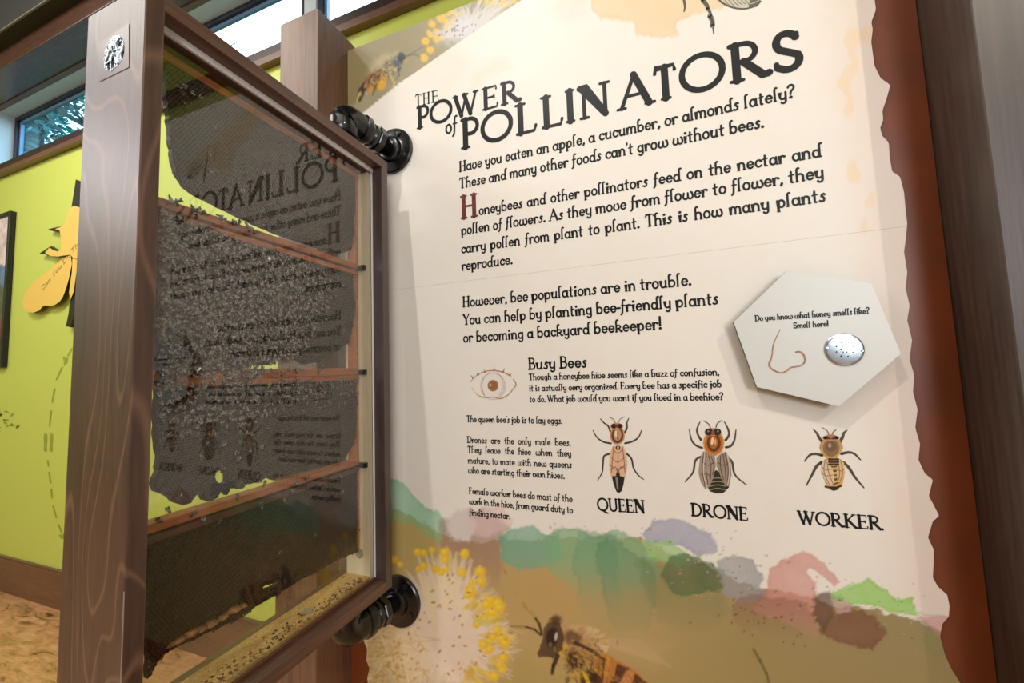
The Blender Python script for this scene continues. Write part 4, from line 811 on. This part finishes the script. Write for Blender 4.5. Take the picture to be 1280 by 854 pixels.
# ---------------------------------------------------------------- frames of comb
combm = simple('dark_comb_wax', (50,42,34), .55, noise=.35, nscale=90); combd = simple('old_black_comb', (26,20,17), .6, noise=.3, nscale=90)
cellm = simple('cell_walls', (84,74,62), .5); celld = simple('dark_cell_walls', (52,38,27), .5, noise=.3, nscale=40); honeyc = simple('cell_bottoms', (22,18,16), .5)
XK = -.668*S; XK2 = -.679*S                     # faces of the comb
def side(u, v, X=XK): p = on_plane_x(u,v,X); return (p[1],p[2])
def inside(P, y, z):
    c = False
    for i in range(len(P)):
        (a1,b1),(a2,b2) = P[i],P[i-1]
        if (b1>z)!=(b2>z) and y<(a2-a1)*(z-b1)/(b2-b1)+a1: c = not c
    return c
def comb_mesh(name, outline, holes, mat, parent, ragged=.0007, seed=1):
    rnd = random.Random(seed); cu = bpy.data.curves.new('c','CURVE'); cu.dimensions = '2D'; cu.fill_mode = 'BOTH'; cu.extrude = (XK-XK2)/2-.0008; cu.bevel_depth = .0008; cu.bevel_resolution = 1; loops = []
    for P in [outline]+holes:
        Q = []
        for i in range(len(P)):
            p, q = P[i], P[(i+1)%len(P)]; L = math.hypot(q[0]-p[0],q[1]-p[1]); n = max(1,int(L/.006))
            for k in range(n): t = k/n; Q.append((p[0]+(q[0]-p[0])*t+rnd.gauss(0,ragged)*(L<.25 and 1 or .3), p[1]+(q[1]-p[1])*t+rnd.gauss(0,ragged)*.8))
        loops.append(Q); s = cu.splines.new('POLY'); s.points.add(len(Q)-1)
        for j,q in enumerate(Q): s.points[j].co = (q[0],q[1],0,1)
        s.use_cyclic_u = True
    ob = bpy.data.objects.new('c', cu); COL.objects.link(ob); dg = bpy.context.evaluated_depsgraph_get(); me = ob.evaluated_get(dg).to_mesh()
    V = [((XK+XK2)/2+v.co.z, v.co.x, v.co.y) for v in me.vertices]; F = [list(p.vertices) for p in me.polygons]
    bpy.data.objects.remove(ob); bpy.data.curves.remove(cu)
    return obj(name, V, F, mat, parent), loops
def lattice(name, loops, mat, parent, s=.0031, seed=2, keep=lambda y,z: True):
    rnd = random.Random(seed); P = loops[0]; ys = [p[0] for p in P]; zs = [p[1] for p in P]; V = []; F = []; w = s*.80; h = .0026
    dy = s*math.sqrt(3); dz = s*1.5; r = 0; z = min(zs)
    while z < max(zs):
        y = min(ys)+(r%2)*dy/2
        while y < max(ys):
            if keep(y,z) and inside(P,y,z) and not any(inside(Q,y,z) for Q in loops[1:]):
                n = len(V); hh = h*rnd.uniform(.6,1)
                for k in range(6):
                    t = math.radians(30+60*k); c, d = math.cos(t), math.sin(t)
                    V += [(XK+hh,y+s*c,z+s*d),(XK+hh,y+w*c,z+w*d),(XK-.0005,y+w*c,z+w*d)]
                for k in range(6):
                    q = (k+1)%6; F += [(n+3*k,n+3*q,n+3*q+1,n+3*k+1),(n+3*k+1,n+3*q+1,n+3*q+2,n+3*k+2)]
            y += dy
        z += dz; r += 1
    o = obj(name, V, F, mat, parent); o['kind'] = 'stuff'; return o
FY0, FY1 = a+.014, b-.024
specs = [
 dict(label='uppermost hive frame, comb hanging free of its bottom bar at the left', top=.497, bot=.257, th=.017, bar='bar', m=combm, cm=cellm,
  out=[(209,62),(214,80),(250,96),(300,131),(350,163),(400,196),(430,215),(444,224),(449,232),(448,260),(441,272),(443,290),(438,312),(428,316),(415,312),(402,309),(390,306),(370,299),(345,290),(325,282),(300,270),(275,257),(255,247),(242,240),(232,232),(222,215),(217,196),(214,170),(211,140),(208,110)], holes=[]),
 dict(label='second hive frame from the top, its comb hidden under crowding bees', top=.252, bot=.003, th=.015, bar='bar', m=combm, cm=cellm,
  out=[(199,262),(240,276),(300,297),(350,312),(400,326),(432,336),(440,344),(441,360),(444,380),(440,410),(436,428),(424,436),(412,446),(400,452),(380,455),(368,446),(358,452),(352,450),(345,446),(335,456),(318,455),(306,460),(250,460),(196,462)], holes=[[(300,452),(304,458),(300,462),(296,457)]]),
 dict(label='third hive frame from the top, comb with a scalloped lower edge and round holes', top=.0028, bot=-.204, th=.0, bar='bar', m=combm, cm=cellm,
  out=[(197,478),(260,476),(330,473),(334,482),(344,482),(347,474),(400,474),(444,472),(446,520),(442,555),(430,574),(412,580),(390,586),(368,592),(350,596),(343,600),(334,596),(322,603),(309,605),(303,611),(288,610),(284,618),(280,612),(275,615),(270,623),(265,626),(257,624),(249,615),(244,620),(238,628),(231,631),(218,626),(208,618),(195,614),(193,605),(197,590),(199,570),(196,550)],
  holes=[ringpts(277,597,8,9.5,0,330,11), ringpts(230.5,618,4.5,5.2,0,320,8), ringpts(303,552,3.6,4.6,0,330,7)]),
 dict(label='lowest hive frame, blackened old comb with wax at its lower edge', top=-.208, bot=-.40, th=.0, bar='bar_dark', m=combd, cm=celld,
  out=[(187,676),(240,656),(300,636),(350,620),(400,603),(447,588),(452,600),(453,660),(451,688),(430,696),(400,712),(372,727),(345,744),(322,757),(300,772),(270,786),(240,800),(212,812),(196,828),(186,846)],
  holes=[[(218,690),(221,687),(219,702),(216,710),(213,703)], ringpts(326,721,3,5.5,0,330,7), [(327,736),(332,731),(340,730),(346,724),(351,725),(346,732),(336,737),(330,739)]]),
]
frames = []
for sp in specs: sp['top'] *= S; sp['bot'] *= S
for i,sp in enumerate(specs):
    fr = thing('hive_frame', sp['label'], 'hive frame', (XC,(FY0+FY1)/2,sp['bot']), 'hive frames stacked in the case'); frames.append(fr)
    bm_ = M[sp['bar']]; xa, xb = -.693*S, XK+.0035
    t0 = .014 if i==0 else .011
    bx(xa,xb,FY0,FY1,sp['top']-t0,sp['top'],bev=.0012).build('top_bar', bm_, fr)
    bb0 = sp['bot']
    hb = (.014,.018,.013,0)[i]
    if i<3: bx(xa,xb,FY0,FY1,bb0,bb0+hb,bev=.0012).build('bottom_bar', M['bar'], fr)
    bx(xa+.002,xb-.001,FY0,FY0+.006,bb0+.012,sp['top']-t0).build('side_bar', bm_, fr)
    bx(xa+.002,xb-.001,FY1-.006,FY1,bb0+.012,sp['top']-t0).build('side_bar', M['bar'], fr)
    P = [side(*p) for p in sp['out']]; P = [(min(max(y,FY0+.001),FY1-.001),min(max(z,sp['bot']+.001),sp['top']-.004)) for y,z in P]
    c, loops = comb_mesh('comb', P, [[side(*p) for p in h] for h in sp['holes']], sp['m'], fr, seed=i)
    lattice('cell_walls', loops, sp['cm'], c, seed=i)
# lumps of wax at the foot of the lowest comb
rnd = random.Random(3); mb = MB()
for (u,v,r) in ((222,800,.010),(236,792,.011),(250,786,.010),(262,780,.012),(276,772,.010),(290,762,.012),(300,758,.009),(212,806,.007)):
    y,z = side(u,v); lump(mb,(XK+.004,y,z),r,rnd,0,9)
mb.build('wax_lump', simple('tan_burr_wax',(150,102,58),.6,noise=.3,nscale=120,bump=.3), frames[3], True)

# ---------------------------------------------------------------- bees
body = simple('bee_body_brown', (34,26,20), .45, noise=.2, nscale=200); abd = simple('bee_abdomen_amber', (104,70,36), .35); wing = simple('bee_wing', (98,90,80), .2, .8, 0, .5)
_nt = wing.node_tree; _b = _nt.nodes['Principled BSDF']; _tc = N(_nt,'ShaderNodeTexCoord'); _nz = N(_nt,'ShaderNodeTexNoise'); _nz.inputs['Scale'].default_value = 260; _nz.inputs['Detail'].default_value = 1
_g = N(_nt,'ShaderNodeNewGeometry'); _r = N(_nt,'ShaderNodeValToRGB'); _nt.links.new(_g.outputs['Position'], _nz.inputs['Vector']); _nt.links.new(_nz.outputs['Fac'], _r.inputs[0]); _nt.links.new(_r.outputs[0], _b.inputs['Base Color'])
_r.color_ramp.elements[0].position = .42; _r.color_ramp.elements[0].color = rgba((70,58,46)); _r.color_ramp.elements[1].position = .64; _r.color_ramp.elements[1].color = rgba((158,152,146))
def bee_mesh():
    mb = MB()
    def blob(c, r, m, n=6, rings=4):
        V = [(c[0],c[1],c[2]-r[2])]; F = []
        for i in range(1,rings):
            t = math.pi*i/rings
            for k in range(n): w = 2*math.pi*k/n; V.append((c[0]+r[0]*math.sin(t)*math.cos(w), c[1]+r[1]*math.sin(t)*math.sin(w), c[2]-r[2]*math.cos(t)))
        V.append((c[0],c[1],c[2]+r[2])); L = len(V)-1
        for k in range(n): F.append((0,1+(k+1)%n,1+k)); F.append((L,L-n+k,L-n+(k+1)%n))
        for i in range(rings-2):
            for k in range(n): F.append((1+i*n+k,1+i*n+(k+1)%n,1+(i+1)*n+(k+1)%n,1+(i+1)*n+k))
        mb.add(V,F,m)
    # long axis local z (head up), back towards local x
    blob((.0018,0,.0048),(.0013,.0016,.0012),0); blob((.0020,0,.0020),(.0019,.0020,.0021),0); blob((.0018,0,-.0030),(.0018,.0020,.0040),1,7,5)
    for k,(z,r) in enumerate(((-.0010,.00185),(-.0028,.00205),(-.0046,.0018))):      # dark bands
        n = 7; V = [(.0018+(r*.95)*math.cos(2*math.pi*j/n),(r*1.06)*math.sin(2*math.pi*j/n),z+dz) for dz in (-.0004,.0004) for j in range(n)]; mb.add(V,[(j,(j+1)%n,n+(j+1)%n,n+j) for j in range(n)],0)
    for s in (-1,1):
        mb.add([(.0040,s*.0004,.0024),(.0042,s*.0014,.0010),(.0038,s*.0036,-.0040),(.0036,s*.0030,-.0066),(.0037,s*.0012,-.0050),(.0039,s*.0003,-.0010)],[(0,1,2,3,4,5)] if s>0 else [(5,4,3,2,1,0)],2)
        for (z0,z1,yy) in ((.0030,.0048,.0036),(.0016,.0010,.0042),(.0004,-.0026,.0040)):
            mb.add([(.0010,s*.0012,z0),(.0012,s*yy*.7,(z0+z1)/2+.0003),(.0002,s*yy,z1),(.0010,s*yy*.7,(z0+z1)/2-.0003)],[(0,1,2,3)],0)
        mb.add([(.0022,s*.0005,.0058),(.0026,s*.0014,.0076),(.0023,s*.0011,.0074),(.0020,s*.0003,.0058)],[(0,1,2,3)],0)
    return mb
BM = bee_mesh(); BV = np.array(BM.v)
proto_bee = obj('honeybee', BM.v, BM.f, None, None, True, [body,abd,wing], BM.m); bee_me = proto_bee.data
bv = np.array([v.co for v in bee_me.vertices])-np.array([0,0,H]); bee_me.vertices.foreach_set('co', bv.ravel())
bpy.data.objects.remove(proto_bee)
rnd = random.Random(21); spots = []
def crowd(P, dens, jit=.35, stp=(.0062,.0088), gate=None, X=XK+.0035):
    Q = [side(*p) for p in P]; ys = [q[0] for q in Q]; zs = [q[1] for q in Q]; y = min(ys); r = 0
    while y < max(ys):
        z = min(zs)+(r%2)*stp[1]/2
        while z < max(zs):
            yy = y+rnd.uniform(-jit,jit)*stp[0]; zz = z+rnd.uniform(-jit,jit)*stp[1]
            if inside(Q,yy,zz) and rnd.random() < (gate(yy,zz) if gate else dens): spots.append((X+rnd.uniform(0,.004), yy, zz))
            z += stp[1]
        y += stp[0]; r += 1
fade = lambda y,z: max(0, min(.97, .97-(y-.575)*5.6))
crowd([(196,262),(245,282),(300,302),(350,318),(395,336),(425,352),(420,380),(400,410),(378,440),(350,452),(300,462),(193,466)], .97, gate=fade)
crowd([(196,282),(260,300),(330,330),(350,400),(300,455),(192,462)], .42, .5, gate=lambda y,z: .45, X=XK+.0075)
crowd([(192,462),(300,455),(340,462),(300,482),(192,486)], .55)
crowd([(193,484),(300,480),(380,474),(420,478),(410,496),(345,512),(320,528),(290,536),(262,548),(230,548),(193,560)], .7, gate=lambda y,z: .62-max(0,(y-.52))*2.0)
crowd([(195,560),(270,545),(330,530),(350,560),(240,600),(195,600)], .05); crowd([(430,474),(444,474),(444,510),(420,515),(350,520),(380,490)], .16)
crowd([(204,244),(240,258),(280,272),(320,288),(318,294),(260,272),(204,256)], .6); crowd([(215,70),(232,74),(250,110),(235,150),(215,120)], .16); crowd([(245,120),(330,200),(330,250),(260,235)], .035)
crowd([(200,462),(450,458),(450,464),(200,480)], .12); crowd([(190,640),(330,600),(440,590),(440,610),(200,672)], .05); crowd([(215,740),(300,720),(400,640),(440,640),(400,700)], .012)
spots = [s for s in spots if FY0-.002 < s[1] < FY1+.002]
spots.sort(key=lambda s: s[1]); cam_d = [s[1] for s in spots]
def bee_matrix(s):
    ang = rnd.gauss(math.pi*.92,.75) if rnd.random()<.75 else rnd.uniform(0,6.283)
    return Matrix.Translation((s[0],s[1],s[2]+H))@Matrix.Rotation(ang,4,'X')@Matrix.Rotation(rnd.gauss(0,.25),4,'Z')@Matrix.Diagonal((1,1,1,1))
near, far = spots[:300], spots[300:]
first = None
for s in near:
    if first is None: b_ = bpy.data.objects.new('honeybee', bee_me); first = b_
    else: b_ = first.copy()
    COL.objects.link(b_); b_.matrix_world = bee_matrix(s); q_ = 0 if s[2] > .240*S else 1 if s[2] > .004*S else 2; b_['category'] = 'bee'
    b_['label'] = ('brown honeybee with pale wings on the uppermost comb or the bar below it','brown honeybee with pale wings in the dense crowd on the second comb','brown honeybee with pale wings on the third or lowest comb')[q_]
    b_['group'] = ('honeybees around the uppermost comb','honeybees crowding the second comb','honeybees on the lower combs')[q_]
V = np.zeros((len(far)*len(bv),3)); F = []; fm = []
for k,s in enumerate(far):
    m = np.array(bee_matrix(s)); V[k*len(bv):(k+1)*len(bv)] = bv@m[:3,:3].T+m[:3,3]
    F += [[i+k*len(bv) for i in q] for q in BM.f]; fm += BM.m
V[:,2] -= H
o = obj('bee_swarm', V, F, None, None, True, [body,abd,wing], fm); tag(o, 'dense mass of honeybees covering the middle of the combs', 'bees', kind='stuff')
print('bees', len(spots), 'first far', far[0] if far else None)

# ---------------------------------------------------------------- iron pipe hinges
def hinge(zf, top, label):
    xf = -.690; xe = XC; ye = .742*1.03; t = thing('pipe_hinge', label, 'pipe fitting', (xf,YP,zf), 'iron pipe hinges'); s = -1 if top else 1
    A = Vector((xf,YP,zf)); E = Vector((xe,ye,zf+(.020 if top else .006))); D = (E-A).normalized(); O = lambda q: A+D*q; LE_ = (E-A).length
    fl = MB(); fl.lathe([(0,.066),(.008,.066),(.0105,.063),(.011,.040),(.013,.036),(.026,.033),(.028,.030)],A,(0,-1,0),48); f = smooth_angle(fl.build('flange', M['iron'], t))
    for k in range(4):
        a_ = math.pi/4+k*math.pi/2+.25; m_ = MB(); m_.lathe([(0,.0075),(.004,.0068),(.005,.003)],(xf+.050*math.cos(a_),YP-.0105,zf+.050*math.sin(a_)),(0,-1,0),12); smooth_angle(m_.build('bolt', M['iron_bolt'], f))
    prof = [(0,.0235)]
    for k in range(7): prof += [(.002+k*.0030,.0262),(.0034+k*.0030,.0238)]
    prof += [(.026,.0245),(.070,.0245)]
    m_ = MB(); m_.lathe(prof,O(.026),D,28); smooth_angle(m_.build('threaded_nipple', M['iron'], t), 50)
    m_ = MB(); m_.lathe([(0,.034),(.002,.036),(.017,.036),(.019,.034)],O(.052),D,8); m_.build('union_nut', M['iron'], t)
    m_ = MB(); m_.lathe([(0,.030),(.004,.032),(.012,.032),(.016,.029),(.020,.030),(.026,.031),(.030,.029)],O(.071),D,28); smooth_angle(m_.build('union_collar', M['iron'], t))
    m_ = MB(); m_.lathe([(0,.036),(.001,.038),(.014,.038),(.017,.034)],O(.100),D,28)
    P = [O(.114)]; r0 = .030
    for w in np.linspace(0,math.pi/2,9): P.append(E-D*r0+D*(r0*math.sin(w))+Vector((0,0,s*(r0-r0*math.cos(w)))))
    P.append(E+Vector((0,0,s*.045))); m_.tube(P,.0335,28); zc = Z1 if top else Z0
    m_.lathe([(0,.0335),(.002,.038),(.020,.038),(.022,.036)],E+Vector((0,0,s*.038)),(0,0,s),28); smooth_angle(m_.build('elbow', M['iron'], t), 45)
    L = abs(zc-E.z)-.058
    if L>.003: m_ = MB(); m_.lathe([(0,.0245),(L,.0245)],E+Vector((0,0,s*.058)),(0,0,s),24); smooth_angle(m_.build('riser_nipple', M['iron'], t))
hinge(.650, True, 'black iron pipe hinge joining the top of the hive case to the panel')
hinge(-.602, False, 'black iron pipe hinge under the hive case, fixed to the panel foot')

# ---------------------------------------------------------------- things on the lime wall
pf = thing('picture_frame', 'black framed picture at the far left of the lime wall', 'picture', (-5.0,YW,.17))
fw = YW-.034; xr, xl, z0, z1 = -4.66, -5.36, .165, 1.385; mb = MB()
for q in ((xl,xr,z1-.03,z1),(xl,xr,z0,z0+.03),(xl,xl+.03,z0+.03,z1-.03),(xr-.03,xr,z0+.03,z1-.03)): mb.box(q[0],q[1],fw,YW,q[2],q[3],.002)
mb.build('frame', simple('black_picture_frame',(24,24,28),.4), pf)
nx, nz = 40, 70; X, Z = np.meshgrid(np.linspace(xl+.03,xr-.03,nx), np.linspace(z0+.03,z1-.03,nz)); i = np.arange(nx*nz).reshape(nz,nx)
F = np.stack([i[:-1,:-1].ravel(),i[:-1,1:].ravel(),i[1:,1:].ravel(),i[1:,:-1].ravel()],1)
o = obj('print', np.stack([X.ravel(),np.full(X.size,fw+.012),Z.ravel()],1), F.tolist(), M['sheet'], pf)
zz = (Z.ravel()-z0)/(z1-z0)+.05*fbm(X.ravel()*100,Z.ravel()*100,12,9); c = np.tile(lin((222,200,196)),(zz.size,1))
for lo,hi,col in ((-.2,.16,(60,38,34)),(.16,.3,(110,60,50)),(.3,.52,(84,96,72)),(.52,.66,(96,120,150))): mk = ((zz>=lo)&(zz<hi))[:,None]; c = np.where(mk,lin(col),c)
n = fbm(X.ravel()*100,Z.ravel()*100,5,33); c = np.clip(c*(1+.5*n[:,None]),0,1); ink_layer(o,c)
# plywood bee
bc = thing('bee_cutout', 'flat yellow bee cutout with black edges and lettering on the lime wall', 'wall sign', (-3.85,YW,.6))
YC = 1.462; Zb = lambda x,y: (x/2.85, 200+y/2.85); wp = lambda p: (lambda q: (q[0],q[2]))(on_plane_y(p[0],p[1],YC))
def cutout(name, P, mat_face, mat_edge, y0=YC, y1=YC+.020, parent=bc):
    Q = [wp(p) for p in P]; n = len(Q); V = [(a_,y0,b_) for a_,b_ in Q]+[(a_,y1,b_) for a_,b_ in Q]
    return obj(name, V, [list(range(n)),[n+k for k in range(n)][::-1]]+[[k,k+n,(k+1)%n+n,(k+1)%n] for k in range(n)], None, parent, mats=[mat_face,mat_edge], fmat=[0,0]+[1]*n)
ply = simple('yellow_painted_plywood',(236,196,96),.5); blk = simple('black_painted_edge',(22,24,18),.45)
cutout('wing', [Zb(*p) for p in [(252,338),(225,350),(185,382),(150,410),(112,442),(88,475),(80,505),(84,528),(98,541),(118,544),(140,536),(152,522),(160,518),(178,520),(196,516),(212,505),(224,488),(236,455),(246,420),(256,370)]], ply, blk)
cutout('body', [Zb(*p) for p in [(262,163),(250,172),(242,186),(236,205),(232,222),(224,234),(212,240),(196,246),(212,250),(216,272),(218,300),(216,318),(206,326),(192,322),(176,312),(160,330),(180,342),(205,344),(228,340),(252,338),(262,352),(300,360),(340,330),(350,280),(330,200),(290,170)]], ply, blk)
cutout('wing', [Zb(*p) for p in [(258,352),(256,400),(250,440),(246,470),(250,500),(262,470),(268,430),(272,400),(300,420),(330,400),(330,360),(290,350)]], ply, blk)
for nm,P in (('antenna',[(266,68),(286,76),(276,166),(250,168)]),('leg',[(232,232),(208,236),(180,242),(166,246),(186,253),(212,254)]),('leg',[(136,332),(152,322),(176,306),(186,314),(200,326),(190,334),(160,336)]),('leg',[(246,478),(268,482),(262,540),(246,596),(230,592),(240,545)])):
    cutout(nm, [Zb(*p) for p in P], blk, blk, YC+.006, YC+.026)
for (px_,pz_) in ((-4.0,.72),(-3.72,1.0),(-3.66,.9)): bx(px_-.012,px_+.012,YC+.02,YW-.001,pz_-.012,pz_+.012).build('standoff', blk, bc)
mb = Flat(YC-.001); c0 = capm(54,365,9,YC-.001); write_line(mb,'Can You Do The',(52.5,364),(102,302),c0*.62,YC-.001,.10); mb.build('lettering', simple('brown_script_ink',(96,76,40),.5), bc)
# prints on the wall: a curved trail of dashes with footprints, and a plant
YV = YW-.0012; olive = simple('olive_wall_print',(152,162,58),.6); Zd = lambda x,y: (x*120/216, 380+y*120/216); wall = bpy.data.objects['wall_back']
def decal(name, P): q = [(lambda r:(r[0],YV,r[2]))(on_plane_y(*p,YV)) for p in P]; return obj(name, q, [list(range(len(q)))], olive, wall)
def dash(x0,y0,x1,y1,w): 
    dx,dy = x1-x0,y1-y0; L = math.hypot(dx,dy); nx_,ny_ = -dy/L*w/2,dx/L*w/2; decal('trail_dash',[(x0+nx_,y0+ny_),(x1+nx_*.8,y1+ny_*.8),(x1-nx_*.8,y1-ny_*.8),(x0-nx_,y0-ny_)])
for d_ in ((162,100,152,118),(140,142,126,172),(123,190,117,222),(115,240,111,276),(107,352,109,366),(110,378,114,404),(115,416,117,438),(119,454,127,482),(131,496,138,514)): (x0,y0),(x1,y1) = Zd(*d_[:2]),Zd(*d_[2:]); dash(x0,y0,x1,y1,2.3)
decal('trail_arrow',[Zd(*p) for p in [(141,118),(153,122),(152,132),(144,140),(143,128)]]); decal('trail_arrow',[Zd(*p) for p in [(132,520),(142,518),(146,506),(146,530),(136,528)]])
for x in (102,115):
    decal('footprint',[Zd(x+dx,y) for dx,y in [(-3,294),(0,290),(4,294),(4,310),(2,318),(3,330),(0,334),(-4,330),(-3,316),(-4,304)]])
rnd = random.Random(12)
for k in range(16):
    x = rnd.uniform(-6,20); y = 530+(x-8)*.3+rnd.uniform(-22,18)*(1-(x+6)/34); an = rnd.uniform(-1.2,.8); L = rnd.uniform(5,9); c_,s_ = math.cos(an),math.sin(an)
    decal('leaf_print',[(x,y),(x+L*.5*c_-1.6*s_,y+L*.5*s_+1.6*c_),(x+L*c_,y+L*s_),(x+L*.5*c_+1.6*s_,y+L*.5*s_-1.6*c_)])
